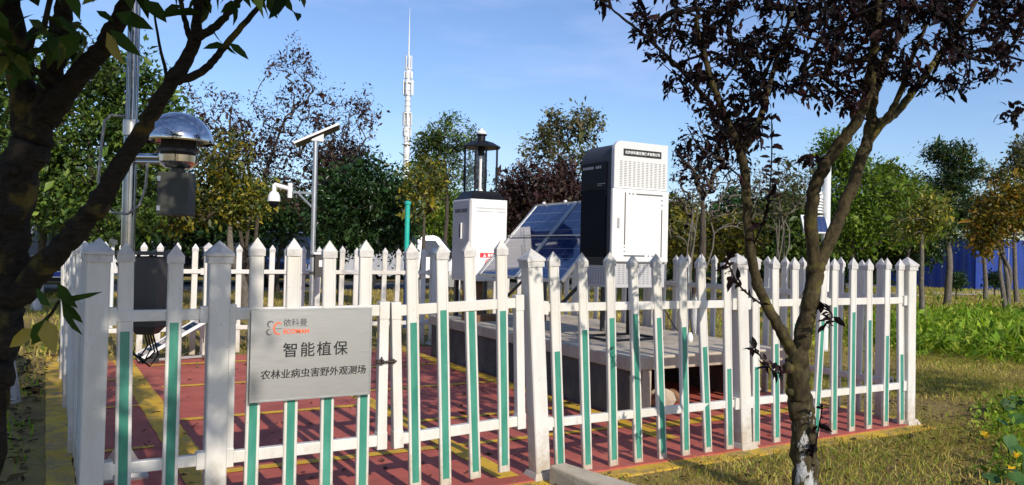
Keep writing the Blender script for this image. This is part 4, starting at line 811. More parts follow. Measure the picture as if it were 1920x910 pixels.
# ------------------------------------------------------------------ trees
def leaf_quads(P, D, Nn, L, Wd, fold=0.15, big=False, curl=0.0):
    D = D/(np.linalg.norm(D, axis=1, keepdims=True)+1e-9); S = np.cross(D, Nn); S /= (np.linalg.norm(S, axis=1, keepdims=True)+1e-9); Nn = np.cross(S, D)
    L = L[:, None]; Wd = Wd[:, None]; n = len(P)
    if not big:
        V = np.stack([P, P+0.45*L*D+0.5*Wd*S+fold*Wd*Nn, P+L*D-curl*L*Nn, P+0.45*L*D-0.5*Wd*S+fold*Wd*Nn], 1).reshape(-1, 3)
        b = np.arange(n)[:, None]*4; F = np.concatenate([b+np.array([0, 1, 2]), b+np.array([0, 2, 3])]); return V, F
    mids = [P, P+0.35*L*D-0.02*curl*L*Nn, P+0.7*L*D-0.35*curl*L*Nn, P+L*D-curl*L*Nn]
    l1 = mids[1]+0.48*Wd*S+fold*Wd*Nn; l2 = mids[2]+0.36*Wd*S+fold*Wd*0.8*Nn; r1 = mids[1]-0.48*Wd*S+fold*Wd*Nn; r2 = mids[2]-0.36*Wd*S+fold*Wd*0.8*Nn
    V = np.stack(mids+[l1, l2, r1, r2], 1).reshape(-1, 3); b = np.arange(n)[:, None]*8
    tr = [(0, 4, 1), (1, 4, 5), (1, 5, 2), (2, 5, 3), (0, 1, 6), (1, 7, 6), (1, 2, 7), (2, 3, 7)]
    return V, np.concatenate([b+np.array(q_) for q_ in tr])
class Tree:
    def __init__(s, seed): s.rg = np.random.default_rng(seed); s.pos = []; s.par = []; s.dirs = []; s.chains = []; s.fixed = {}; s.tips = []; s.fine = False
    def stem(s, pts, radii, root=None, sub=3):
        if s.fine: sub = 7
        "explicit limb: polyline with radii, smoothed"
        P = np.array(pts, float); R = np.array(radii, float) if not np.isscalar(radii) else np.full(len(P), radii)
        if len(R) == 2 and len(P) > 2: R = np.linspace(R[0], R[1], len(P))
        tt = np.linspace(0, len(P)-1, (len(P)-1)*sub+1); Q = np.stack([catmull(P[:, i], tt) for i in range(3)], 1); RR = np.interp(tt, np.arange(len(P)), R)
        Q[1:-1] += s.rg.normal(0, 1, (len(Q)-2, 3))*RR[1:-1, None]*0.10
        ids = []; prev = -1 if root is None else root
        for i, (p, r) in enumerate(zip(Q, RR)):
            s.pos.append(p); s.par.append(prev); prev = len(s.pos)-1; s.fixed[prev] = r; ids.append(prev)
        s.chains.append(ids); return ids
    def near(s, p):
        A = np.array(s.pos); return int(np.argmin(((A-np.array(p))**2).sum(1)))
    def grow(s, attract, jitter=0.12, up=0.5, droop=0.0, segs=4, zmin=None, order=None):
        A = np.array(attract, float); base = np.array(s.pos)
        dd = np.array([np.min(((base-a)**2).sum(1)) for a in A]); idx = np.argsort(dd)
        pos = np.array(s.pos)
        buf = np.zeros((len(pos)+len(A)*segs+5, 3)); k = len(pos); buf[:k] = pos
        ok = np.ones(len(buf), bool)
        if zmin is not None: ok[:k] = pos[:, 2] > zmin
        for ai in idx:
            a = A[ai]; B = buf[:k]; df = a-B; dist = np.sqrt((df**2).sum(1)); cost = dist+up*np.maximum(0, -(df[:, 2]))+(~ok[:k])*1e3
            j = int(np.argmin(cost)); st = buf[j]; L = dist[j]
            if L < 1e-4: continue
            q_ = s.par[j]; pd = (st-buf[q_]) if q_ >= 0 else np.array([0, 0, 1.0]); pd = pd/(np.linalg.norm(pd)+1e-9)
            mid = st+(a-st)*0.5+pd*L*0.16+np.array([0, 0, L*0.10])+s.rg.normal(0, 1, 3)*L*jitter; ids = [j]; prev = j
            for i in range(1, segs+1):
                f = i/segs; p = (1-f)**2*st+2*f*(1-f)*mid+f*f*a
                buf[k] = p; s.pos.append(p); s.par.append(prev); prev = k; ids.append(k); k += 1
            s.chains.append(ids); s.tips.append(prev)
    def finish(s, name, tip_r, root_r, bark, parent, expo=0.5, sides=5, off=np.zeros(3), flare=0.0, tip_fixed=0.35, twig_mat=None):
        n = len(s.pos); cnt = np.zeros(n); 
        for t_ in s.tips: cnt[t_] += 1
        for i in range(n-1, -1, -1):
            if s.par[i] >= 0: cnt[s.par[i]] += cnt[i]
        R = tip_r*np.maximum(cnt, 1)**expo; R = np.minimum(R, root_r)
        V, F, o = [], [], 0; P = np.array(s.pos); V2, F2, o2 = [], [], 0
        for ids in s.chains:
            if ids[0] in s.fixed and (len(ids) > 1 and ids[1] in s.fixed): r = np.array([s.fixed[i] for i in ids]); nn = 16 if r.max() > 0.02 and s.fine else 8
            else:
                r = R[ids].copy(); r[0] = min(r[0], r[1]*1.25)
                if ids[0] in s.fixed: r = np.minimum(r, s.fixed[ids[0]]*0.8)
                r[-1] = tip_r*tip_fixed if ids[-1] in s._tipset() else r[-1]; nn = sides
            v, f = tube_np(P[ids]-off, r, nn)
            if nn > 10:     # uneven bark: bulges, ridges and scars
                c_ = np.repeat(P[ids]-off, nn, axis=0); k_ = np.tile(np.arange(nn), len(ids)); l_ = np.repeat(np.arange(len(ids)), nn); ph = s.rg.uniform(0, 6, 4)
                w_ = 1+0.05*np.sin(k_*2*math.pi/nn*3+l_*0.35+ph[0])+0.04*np.sin(k_*2*math.pi/nn*5-l_*0.8+ph[1])+0.045*np.sin(l_*0.9+ph[2])+s.rg.normal(0, 0.022, len(v))
                v = c_+(v-c_)*w_[:, None]
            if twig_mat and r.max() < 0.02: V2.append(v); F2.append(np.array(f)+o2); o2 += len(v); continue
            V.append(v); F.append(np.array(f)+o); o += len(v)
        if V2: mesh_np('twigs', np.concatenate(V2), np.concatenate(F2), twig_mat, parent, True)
        return mesh_np(name, np.concatenate(V), np.concatenate(F), bark, parent, True)
    def _tipset(s):
        if not hasattr(s, '_ts') or len(s._ts) != len(s.tips): s._ts = set(s.tips)
        return s._ts
    def leaves(s, per, size, ratio=0.5, spread=0.12, droop=0.2, along=True, big=False, curl=0.1, jit=0.35, off=np.zeros(3), outward=0.6, tips=None):
        P = np.array(s.pos); tips = np.array(s.tips if tips is None else tips); k = len(tips)
        if k == 0: return None
        par = np.array([s.par[t_] for t_ in tips]); gp_ = np.array([s.par[t_] if t_ >= 0 else 0 for t_ in par])
        rep = np.repeat(np.arange(k), per); f = s.rg.uniform(0, 1.0, len(rep))[:, None]
        a, b, g_ = P[tips][rep], P[par][rep], P[gp_][rep]
        base = np.where(f < 0.5, a+(b-a)*f*2, b+(g_-b)*(f-0.5)*2) if along else a
        base = base+s.rg.normal(0, 1, (len(rep), 3))*spread
        d = s.rg.normal(0, 1, (len(rep), 3)); tw = (a-b); tw /= (np.linalg.norm(tw, axis=1, keepdims=True)+1e-9)
        d = d/np.linalg.norm(d, axis=1, keepdims=True)+tw*outward+np.array([0, 0, -droop])
        nn = s.rg.normal(0, 0.6, (len(rep), 3))+np.array([0, 0, 1.0])
        L = size*np.exp(s.rg.normal(0, jit, len(rep))*0.6)
        return leaf_quads(base-off, d, nn, L, L*ratio, 0.12, big, curl)
def catmull(y, t):
    k = len(y); i = np.clip(np.floor(t).astype(int), 0, k-2); f = t-i
    p0, p1, p2, p3 = y[np.maximum(i-1, 0)], y[i], y[i+1], y[np.minimum(i+2, k-1)]
    return 0.5*((2*p1)+(-p0+p2)*f+(2*p0-5*p1+4*p2-p3)*f**2+(-p0+3*p1-3*p2+p3)*f**3)

def ell(rg, c, r, n, hollow=0.35):
    v = rg.normal(0, 1, (n, 3)); v /= np.linalg.norm(v, axis=1, keepdims=True); rad = (rg.uniform(hollow**3, 1, n))**(1/3)
    return np.array(c)+v*rad[:, None]*np.array(r)

def bg_tree(name, label, x, d, blobs, leaf, n, per, size, bark='bark', lean=0.0, forks=None, trunk_r=0.07, seed=1, ratio=0.5, spread=0.10, tip_r=0.006, group='trees around the yard', cat='tree', base_y=None, trunk_top=None, droop=0.2, multi=1, extra_leaf=None, depth_f=0.8, hollow=0.35, upw=0.6, jit=0.14, thin=None):
    "blobs: (photo x, photo y, half width px, half height px, share) surveyed at depth d"
    per = int(per*1.6); size *= 0.84
    T = Tree(seed); s = d/FPX; b = at(x, 500, d); base = np.array([b[0], b[1], 0.0])
    cen = np.array([at(bx_, by_, d) for bx_, by_, *_ in blobs]); tot = sum(q_[4] if len(q_) > 4 else 1 for q_ in blobs)
    top_z = max(0.5, (trunk_top if trunk_top else cen[:, 2].mean()))
    for mm in range(multi):
        off = T.rg.normal(0, 0.10, 2) if multi > 1 else np.zeros(2); tgt = cen[mm % len(cen)] if multi > 1 else cen.mean(0)
        e = base+(np.array([tgt[0], tgt[1], 0])-base)*0.55; e[2] = top_z
        pts = [base+np.array([*off*0.5, -0.1]), base+(e-base)*0.33+np.array([*T.rg.normal(0, 0.05, 2), 0]), base+(e-base)*0.66+np.array([*T.rg.normal(0, 0.07, 2), 0]), e+np.array([*off*3, 0])]
        T.stem(pts, [trunk_r*1.3, trunk_r, trunk_r*0.85, trunk_r*0.45], sub=3)
    at_ = []
    for (bx_, by_, rx, ry, *sh) in blobs:
        at_.append(ell(T.rg, at(bx_, by_, d), (rx*s, rx*s*depth_f, ry*s), max(3, int(n*(sh[0] if sh else 1)/tot)), hollow))
    A = np.concatenate(at_); A = A[A[:, 2] > 0.12]
    T.grow(A, jit, upw, zmin=min(0.35*top_z, A[:, 2].min()+0.2))
    t = thing(name, label, cat, base, group)
    T.finish('trunk', tip_r, trunk_r, bark, t, 0.5, 5, base)
    if thin:
        zs = at(x, thin[0], d)[2]; T.tips = [i for i in T.tips if T.pos[i][2] < zs or T.rg.uniform() < thin[1]]
    V, F = T.leaves(per, size, ratio, spread, droop, off=base, jit=0.75)
    mesh_np('crown', V, F, leaf, t)
    if extra_leaf:
        V, F = T.leaves(extra_leaf[1], size, ratio, spread, droop, off=base); mesh_np('crown', V, F, extra_leaf[0], t)
    return t

# trees between the yard and the road, then beyond it
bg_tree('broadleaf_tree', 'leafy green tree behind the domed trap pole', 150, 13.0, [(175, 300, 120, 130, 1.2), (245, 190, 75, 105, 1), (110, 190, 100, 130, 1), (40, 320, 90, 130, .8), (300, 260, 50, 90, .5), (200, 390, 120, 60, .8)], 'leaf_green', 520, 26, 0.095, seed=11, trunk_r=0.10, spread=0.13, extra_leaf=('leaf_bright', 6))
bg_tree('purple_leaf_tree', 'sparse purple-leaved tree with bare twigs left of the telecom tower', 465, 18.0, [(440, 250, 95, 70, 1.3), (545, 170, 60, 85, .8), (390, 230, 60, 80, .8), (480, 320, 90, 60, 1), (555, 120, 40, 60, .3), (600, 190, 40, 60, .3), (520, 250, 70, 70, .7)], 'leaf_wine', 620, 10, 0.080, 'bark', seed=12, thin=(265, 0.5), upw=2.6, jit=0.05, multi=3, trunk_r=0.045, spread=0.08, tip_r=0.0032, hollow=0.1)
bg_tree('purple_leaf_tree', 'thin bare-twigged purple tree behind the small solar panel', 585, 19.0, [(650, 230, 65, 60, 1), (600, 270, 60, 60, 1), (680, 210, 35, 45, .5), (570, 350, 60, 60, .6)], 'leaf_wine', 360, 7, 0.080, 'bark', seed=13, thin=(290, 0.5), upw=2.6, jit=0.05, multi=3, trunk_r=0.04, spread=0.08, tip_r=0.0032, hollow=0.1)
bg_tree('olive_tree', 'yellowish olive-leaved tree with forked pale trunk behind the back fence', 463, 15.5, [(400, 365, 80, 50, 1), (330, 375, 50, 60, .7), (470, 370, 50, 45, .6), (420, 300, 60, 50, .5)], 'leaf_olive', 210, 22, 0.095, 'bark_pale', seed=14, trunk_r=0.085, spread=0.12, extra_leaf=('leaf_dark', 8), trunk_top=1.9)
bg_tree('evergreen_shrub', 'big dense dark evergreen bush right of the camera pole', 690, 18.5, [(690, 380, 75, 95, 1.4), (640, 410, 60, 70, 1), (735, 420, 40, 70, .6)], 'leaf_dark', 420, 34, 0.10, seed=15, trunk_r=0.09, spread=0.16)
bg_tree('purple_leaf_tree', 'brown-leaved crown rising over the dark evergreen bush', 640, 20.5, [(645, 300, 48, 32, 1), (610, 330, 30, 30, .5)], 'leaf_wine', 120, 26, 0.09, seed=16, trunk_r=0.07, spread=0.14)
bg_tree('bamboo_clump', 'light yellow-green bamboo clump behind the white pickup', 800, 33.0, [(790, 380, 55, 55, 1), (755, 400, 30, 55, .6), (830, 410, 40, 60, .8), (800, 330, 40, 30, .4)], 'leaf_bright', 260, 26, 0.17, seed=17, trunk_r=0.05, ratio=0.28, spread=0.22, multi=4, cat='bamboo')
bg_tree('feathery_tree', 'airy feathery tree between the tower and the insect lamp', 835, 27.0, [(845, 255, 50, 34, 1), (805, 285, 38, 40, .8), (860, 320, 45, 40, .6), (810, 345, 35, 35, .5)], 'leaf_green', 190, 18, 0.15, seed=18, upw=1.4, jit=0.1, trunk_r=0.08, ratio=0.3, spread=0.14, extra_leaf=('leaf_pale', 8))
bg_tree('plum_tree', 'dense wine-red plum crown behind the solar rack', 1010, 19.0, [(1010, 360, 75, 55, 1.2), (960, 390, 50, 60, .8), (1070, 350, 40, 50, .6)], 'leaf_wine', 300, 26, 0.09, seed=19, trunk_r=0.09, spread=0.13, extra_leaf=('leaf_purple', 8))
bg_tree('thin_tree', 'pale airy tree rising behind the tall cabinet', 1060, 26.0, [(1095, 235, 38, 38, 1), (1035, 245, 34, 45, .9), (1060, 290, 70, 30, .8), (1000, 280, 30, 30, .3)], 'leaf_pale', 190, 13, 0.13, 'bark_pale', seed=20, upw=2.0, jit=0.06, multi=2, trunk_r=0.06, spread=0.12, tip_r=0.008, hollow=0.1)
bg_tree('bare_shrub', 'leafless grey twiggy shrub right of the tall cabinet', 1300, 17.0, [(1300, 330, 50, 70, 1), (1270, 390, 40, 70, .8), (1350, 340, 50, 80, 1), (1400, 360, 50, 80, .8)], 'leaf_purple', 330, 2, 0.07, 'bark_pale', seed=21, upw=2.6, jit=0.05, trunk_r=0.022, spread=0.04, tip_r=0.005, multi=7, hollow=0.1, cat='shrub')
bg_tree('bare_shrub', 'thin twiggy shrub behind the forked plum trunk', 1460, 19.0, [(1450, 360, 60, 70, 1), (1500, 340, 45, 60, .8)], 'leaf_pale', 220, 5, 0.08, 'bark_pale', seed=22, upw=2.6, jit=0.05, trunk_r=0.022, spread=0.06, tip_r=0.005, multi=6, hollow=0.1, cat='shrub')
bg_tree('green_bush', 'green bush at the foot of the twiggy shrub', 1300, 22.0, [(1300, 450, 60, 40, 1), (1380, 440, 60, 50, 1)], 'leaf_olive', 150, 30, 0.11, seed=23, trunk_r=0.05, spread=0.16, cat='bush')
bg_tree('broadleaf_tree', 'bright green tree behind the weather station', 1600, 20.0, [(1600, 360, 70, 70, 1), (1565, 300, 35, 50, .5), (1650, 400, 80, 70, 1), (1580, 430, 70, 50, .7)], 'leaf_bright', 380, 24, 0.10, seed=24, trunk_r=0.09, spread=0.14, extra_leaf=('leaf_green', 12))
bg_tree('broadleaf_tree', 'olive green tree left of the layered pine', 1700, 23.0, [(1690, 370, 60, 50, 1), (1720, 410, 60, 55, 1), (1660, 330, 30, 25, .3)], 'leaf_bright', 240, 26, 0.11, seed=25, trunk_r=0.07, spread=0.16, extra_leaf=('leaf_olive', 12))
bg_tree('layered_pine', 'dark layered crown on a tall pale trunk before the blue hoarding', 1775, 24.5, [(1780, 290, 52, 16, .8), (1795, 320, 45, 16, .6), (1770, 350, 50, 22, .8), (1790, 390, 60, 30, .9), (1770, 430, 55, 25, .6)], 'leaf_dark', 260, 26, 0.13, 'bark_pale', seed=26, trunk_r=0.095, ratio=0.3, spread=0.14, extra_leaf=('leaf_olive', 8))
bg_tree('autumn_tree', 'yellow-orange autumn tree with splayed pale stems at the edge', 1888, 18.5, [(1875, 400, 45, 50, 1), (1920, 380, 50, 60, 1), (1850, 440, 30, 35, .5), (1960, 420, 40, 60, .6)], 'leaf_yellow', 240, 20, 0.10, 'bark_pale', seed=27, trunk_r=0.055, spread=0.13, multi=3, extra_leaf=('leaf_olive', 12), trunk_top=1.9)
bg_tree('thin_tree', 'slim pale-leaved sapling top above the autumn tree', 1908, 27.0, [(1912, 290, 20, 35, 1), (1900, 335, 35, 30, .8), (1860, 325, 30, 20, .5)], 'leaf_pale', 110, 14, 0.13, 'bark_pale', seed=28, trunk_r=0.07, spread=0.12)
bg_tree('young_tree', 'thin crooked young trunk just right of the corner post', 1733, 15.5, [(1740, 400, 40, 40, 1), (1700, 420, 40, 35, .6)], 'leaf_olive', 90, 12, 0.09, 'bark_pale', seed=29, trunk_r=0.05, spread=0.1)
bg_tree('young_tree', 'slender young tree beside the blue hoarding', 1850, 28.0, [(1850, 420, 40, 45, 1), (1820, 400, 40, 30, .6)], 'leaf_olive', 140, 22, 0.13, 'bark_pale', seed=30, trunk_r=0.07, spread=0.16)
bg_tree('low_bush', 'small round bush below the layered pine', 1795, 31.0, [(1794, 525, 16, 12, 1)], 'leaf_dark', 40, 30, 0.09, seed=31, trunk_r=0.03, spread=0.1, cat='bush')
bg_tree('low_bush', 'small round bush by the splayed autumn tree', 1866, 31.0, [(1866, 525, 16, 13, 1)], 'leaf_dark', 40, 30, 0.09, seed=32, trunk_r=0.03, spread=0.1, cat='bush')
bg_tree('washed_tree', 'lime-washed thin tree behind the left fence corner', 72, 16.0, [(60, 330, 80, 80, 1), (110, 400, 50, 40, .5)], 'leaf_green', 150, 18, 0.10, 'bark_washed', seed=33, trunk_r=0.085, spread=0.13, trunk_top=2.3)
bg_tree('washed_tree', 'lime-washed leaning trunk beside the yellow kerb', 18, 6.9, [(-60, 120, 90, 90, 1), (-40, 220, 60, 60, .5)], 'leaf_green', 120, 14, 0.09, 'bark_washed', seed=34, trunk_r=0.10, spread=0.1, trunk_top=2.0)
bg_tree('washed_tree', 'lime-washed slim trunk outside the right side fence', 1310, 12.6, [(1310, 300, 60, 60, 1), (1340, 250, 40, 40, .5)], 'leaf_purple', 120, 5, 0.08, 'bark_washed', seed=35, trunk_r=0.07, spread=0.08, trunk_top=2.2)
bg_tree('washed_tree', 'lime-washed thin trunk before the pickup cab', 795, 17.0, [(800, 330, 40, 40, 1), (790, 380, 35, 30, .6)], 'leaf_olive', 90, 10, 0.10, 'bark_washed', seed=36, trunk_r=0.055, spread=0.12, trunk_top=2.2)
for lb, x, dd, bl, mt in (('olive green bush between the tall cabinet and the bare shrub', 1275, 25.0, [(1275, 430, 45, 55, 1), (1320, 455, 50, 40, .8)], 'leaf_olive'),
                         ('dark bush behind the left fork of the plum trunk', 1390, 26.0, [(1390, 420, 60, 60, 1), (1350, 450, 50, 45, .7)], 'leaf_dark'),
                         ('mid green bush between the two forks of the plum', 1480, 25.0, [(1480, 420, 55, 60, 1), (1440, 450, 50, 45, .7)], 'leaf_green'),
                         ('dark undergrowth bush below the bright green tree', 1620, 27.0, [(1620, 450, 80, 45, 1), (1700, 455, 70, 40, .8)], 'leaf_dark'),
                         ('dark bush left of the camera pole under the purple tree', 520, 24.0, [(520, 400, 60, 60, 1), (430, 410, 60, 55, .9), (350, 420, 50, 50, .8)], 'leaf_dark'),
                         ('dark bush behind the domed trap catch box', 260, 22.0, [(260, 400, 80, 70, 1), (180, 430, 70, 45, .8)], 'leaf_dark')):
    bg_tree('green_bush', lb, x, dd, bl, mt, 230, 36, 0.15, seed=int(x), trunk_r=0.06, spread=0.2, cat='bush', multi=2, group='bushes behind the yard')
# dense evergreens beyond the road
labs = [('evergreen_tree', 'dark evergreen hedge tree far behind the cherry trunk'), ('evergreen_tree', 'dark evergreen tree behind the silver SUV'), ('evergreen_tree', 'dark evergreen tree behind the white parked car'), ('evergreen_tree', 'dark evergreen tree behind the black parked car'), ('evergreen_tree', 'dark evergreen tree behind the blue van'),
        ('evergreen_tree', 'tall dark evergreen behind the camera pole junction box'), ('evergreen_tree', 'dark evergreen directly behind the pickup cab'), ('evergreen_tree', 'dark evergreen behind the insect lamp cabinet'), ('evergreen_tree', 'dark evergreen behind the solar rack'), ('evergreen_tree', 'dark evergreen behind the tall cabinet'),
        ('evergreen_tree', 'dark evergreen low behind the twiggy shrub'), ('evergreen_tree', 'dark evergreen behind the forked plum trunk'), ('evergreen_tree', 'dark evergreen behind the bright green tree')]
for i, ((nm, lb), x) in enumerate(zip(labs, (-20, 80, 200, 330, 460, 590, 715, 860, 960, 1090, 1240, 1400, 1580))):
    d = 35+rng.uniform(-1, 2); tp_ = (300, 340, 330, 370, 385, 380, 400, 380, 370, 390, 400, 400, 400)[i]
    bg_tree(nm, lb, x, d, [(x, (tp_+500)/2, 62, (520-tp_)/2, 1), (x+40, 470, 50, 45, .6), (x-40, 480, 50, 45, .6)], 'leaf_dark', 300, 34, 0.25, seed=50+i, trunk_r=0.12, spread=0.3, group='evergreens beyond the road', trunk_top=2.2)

# ---- foreground plum tree (right)
def mk(pts): return [at(x, y, d) for x, y, d in pts]
T = Tree(101); T.fine = True
tr = T.stem(mk([(1514, 965, 4.5), (1510, 880, 4.5), (1504, 790, 4.5), (1498, 720, 4.5), (1494, 660, 4.5)]), [0.086, 0.074, 0.067, 0.066, 0.056])
lf = T.stem(mk([(1494, 672, 4.5), (1466, 625, 4.47), (1441, 580, 4.44), (1420, 530, 4.42), (1408, 470, 4.40), (1402, 400, 4.38), (1398, 330, 4.36), (1388, 285, 4.34), (1368, 240, 4.3), (1345, 180, 4.25), (1322, 110, 4.2), (1305, 30, 4.1)]), [0.038, 0.032, 0.029, 0.028, 0.028, 0.027, 0.026, 0.025, 0.022, 0.018, 0.014, 0.009], tr[-1])
rb = T.stem(mk([(1497, 672, 4.5), (1510, 610, 4.52), (1522, 550, 4.53), (1530, 500, 4.54)]), [0.052, 0.048, 0.047, 0.046], tr[-1])
r1 = T.stem(mk([(1529, 505, 4.54), (1521, 440, 4.50), (1524, 370, 4.45), (1541, 318, 4.42), (1575, 270, 4.38), (1608, 225, 4.34), (1628, 170, 4.3), (1638, 100, 4.2), (1646, 20, 4.1), (1650, -60, 4.0)]), [0.038, 0.036, 0.036, 0.035, 0.034, 0.032, 0.029, 0.024, 0.018, 0.012], rb[-1])
r2 = T.stem(mk([(1531, 505, 4.54), (1557, 450, 4.58), (1588, 375, 4.63), (1616, 295, 4.68), (1632, 240, 4.72), (1636, 190, 4.76), (1655, 120, 4.8), (1695, 50, 4.85), (1725, -30, 4.9)]), [0.040, 0.037, 0.036, 0.035, 0.034, 0.030, 0.025, 0.018, 0.012], rb[-1])
r3 = T.stem(mk([(1632, 240, 4.72), (1676, 215, 4.80), (1712, 172, 4.86), (1750, 118, 4.92), (1795, 55, 5.0), (1840, -10, 5.1)]), [0.028, 0.026, 0.022, 0.019, 0.014, 0.009], r2[-1] if False else T.near(at(1632, 240, 4.72)))
r4 = T.stem(mk([(1625, 272, 4.70), (1660, 225, 4.66), (1690, 170, 4.6), (1710, 110, 4.5), (1740, 40, 4.4)]), [0.022, 0.020, 0.017, 0.013, 0.009], T.near(at(1625, 272, 4.70)))
r5 = T.stem(mk([(1390, 290, 4.34), (1420, 235, 4.40), (1440, 170, 4.5), (1462, 90, 4.6), (1490, 10, 4.7)]), [0.022, 0.019, 0.016, 0.013, 0.009], T.near(at(1390, 290, 4.34)))
r6 = T.stem(mk([(1368, 240, 4.3), (1320, 180, 4.2), (1260, 115, 4.1), (1200, 60, 4.0), (1150, 20, 3.95)]), [0.016, 0.013, 0.010, 0.008, 0.005], T.near(at(1368, 240, 4.3)))
low = [(1115, 15), (1150, 30), (1200, 85), (1240, 140), (1280, 230), (1320, 250), (1360, 275), (1400, 320), (1430, 250), (1470, 175), (1530, 190), (1600, 215), (1650, 160), (1720, 165), (1790, 175), (1850, 150), (1900, 140), (2050, 120)]
rg = np.random.default_rng(5); A = []
while len(A) < 1150:
    x = rg.uniform(1120, 2040); y = rg.uniform(-420, 330); yl = np.interp(x, *zip(*low))
    if y > yl: continue
    w_ = 1.0
    if x < 1300: w_ = 0.6
    if x > 1690 and y < -40: continue
    if y > yl-60: w_ *= 0.65
    if y < -150: w_ *= max(0.1, 1-((x-1560)/480)**2)
    if rg.uniform() > w_: continue
    d = 4.5+rg.normal(0, 0.55)-0.0006*(x-1560); p = at(x, y, max(3.1, d)); k_ = math.tan(SUN_EL)
    za, zb_ = p[2]-(6.2-p[1])*k_, p[2]-(8.96-p[1])*k_
    if (4.42 < p[0] < 5.5 and 1.0 < za < 2.75) or (4.25 < p[0] < 5.1 and 1.0 < zb_ < 3.15): continue
    A.append(p)
T.grow(A, 0.12, 0.25, segs=4, zmin=2.0)
main_tips = list(T.tips)
# loose shoots with paired leaves
for pts in ([(1408, 470, 4.40), (1436, 400, 4.3), (1446, 320, 4.25), (1447, 215, 4.2)], [(1440, 580, 4.44), (1390, 540, 4.3), (1368, 500, 4.25), (1362, 470, 4.2)], [(1494, 690, 4.5), (1460, 700, 4.4), (1435, 680, 4.3), (1405, 640, 4.25)], [(1545, 315, 4.42), (1525, 300, 4.3), (1512, 290, 4.25)],
            [(1398, 340, 4.36), (1360, 310, 4.3), (1320, 290, 4.2), (1290, 240, 4.15)], [(1530, 560, 4.53), (1560, 590, 4.4), (1545, 610, 4.3)], [(1510, 900, 4.5), (1530, 830, 4.4), (1542, 760, 4.35)]):
    ids = T.stem(mk(pts), [0.006, 0.003], T.near(at(*pts[0])))
    for i in ids[4::2]: T.tips.append(i)
base = np.array([*at(1512, 900, 4.5)[:2], 0.0])
t = thing('plum_tree', 'foreground purple-leaved plum tree with forked trunk before the fence', 'tree', base, 'trees around the yard')
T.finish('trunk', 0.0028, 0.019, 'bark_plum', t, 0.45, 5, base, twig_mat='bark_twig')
V, F = T.leaves(17, 0.044, 0.42, 0.020, 0.35, True, True, 0.25, 0.4, base, 0.7, main_tips); mesh_np('crown', V, F, 'leaf_purple', t)
V, F = T.leaves(3, 0.062, 0.45, 0.004, 0.1, True, True, 0.25, 0.3, base, 0.3, [i for i in T.tips if i not in set(main_tips)]); mesh_np('shoot_leaves', V, F, 'leaf_purple', t)
def single_leaf(p, q_, ratio, mat, nrm, curl, parent, off):
    p, q_ = np.array(p), np.array(q_); L = np.linalg.norm(q_-p); V, F = leaf_quads(np.zeros((1, 3)), (q_-p)[None], np.array([nrm], float), np.array([L]), np.array([L*ratio]), 0.10, True, curl)
    o = mesh_np('leaf', V, F, mat, parent, True); o.location = tuple(p-off); return o
for (x0, y0, x1, y1) in ((1447, 226, 1456, 211), (1447, 226, 1440, 214), (1445, 243, 1426, 236), (1445, 258, 1424, 252), (1446, 257, 1467, 251), (1446, 277, 1433, 275), (1447, 277, 1468, 272), (1445, 295, 1424, 292), (1446, 305, 1467, 299), (1446, 305, 1438, 302), (1446, 322, 1428, 318), (1447, 327, 1468, 323), (1446, 338, 1429, 330), (1448, 343, 1465, 341), (1446, 360, 1430, 352), (1447, 372, 1466, 362)):
    single_leaf(at(x0, y0, 4.22), at(x1, y1, 4.22+rg.normal(0, 0.01)), 0.45, 'leaf_purple', -FW+rg.normal(0, 0.3, 3)+np.array([0, 0, 0.5]), 0.15, t, base)
# knots on the trunk
import bmesh
for (x, y, d, r_) in ((1478, 690, 4.46, 0.034), (1484, 735, 4.49, 0.034), (1520, 770, 4.50, 0.03)):
    bm = bmesh.new(); bmesh.ops.create_icosphere(bm, subdivisions=2, radius=r_)
    for v in bm.verts: v.co *= 1+rg.normal(0, 0.08)
    me = bpy.data.meshes.new('burl'); bm.to_mesh(me); bm.free(); me.materials.append(M['bark_plum']); me.polygons.foreach_set('use_smooth', [True]*len(me.polygons)); inst(me, 'burl', t, tuple(at(x, y, d)-base))
# neighbouring plum just outside the frame: one twig reaches in, its crown shades the lawn
T = Tree(102); b2 = np.array([9.3, 1.6, 0.0])
T.stem([b2+np.array([0, 0, -0.1]), b2+np.array([0.05, 0, 0.6]), b2+np.array([0, 0.05, 1.2]), b2+np.array([-0.1, 0.1, 1.9])], [0.09, 0.075, 0.065, 0.05])
A = ell(T.rg, b2+np.array([-0.6, 0.1, 2.35]), (1.15, 0.7, 0.42), 200)
T.grow(A, 0.12, 0.3, segs=4, zmin=1.0); 
T.grow([at(1885, 215, 5.6), at(1905, 207, 5.6), at(1930, 205, 5.7), at(1900, 222, 5.6)], 0.05, 0.2)
t = thing('plum_tree', 'neighbouring plum whose twig reaches in at the frame edge', 'tree', b2, 'trees around the yard')
T.finish('trunk', 0.004, 0.05, 'bark_plum', t, 0.45, 5, b2); V, F = T.leaves(14, 0.06, 0.52, 0.03, 0.3, True, True, 0.25, 0.4, b2); mesh_np('crown', V, F, 'leaf_purple', t)

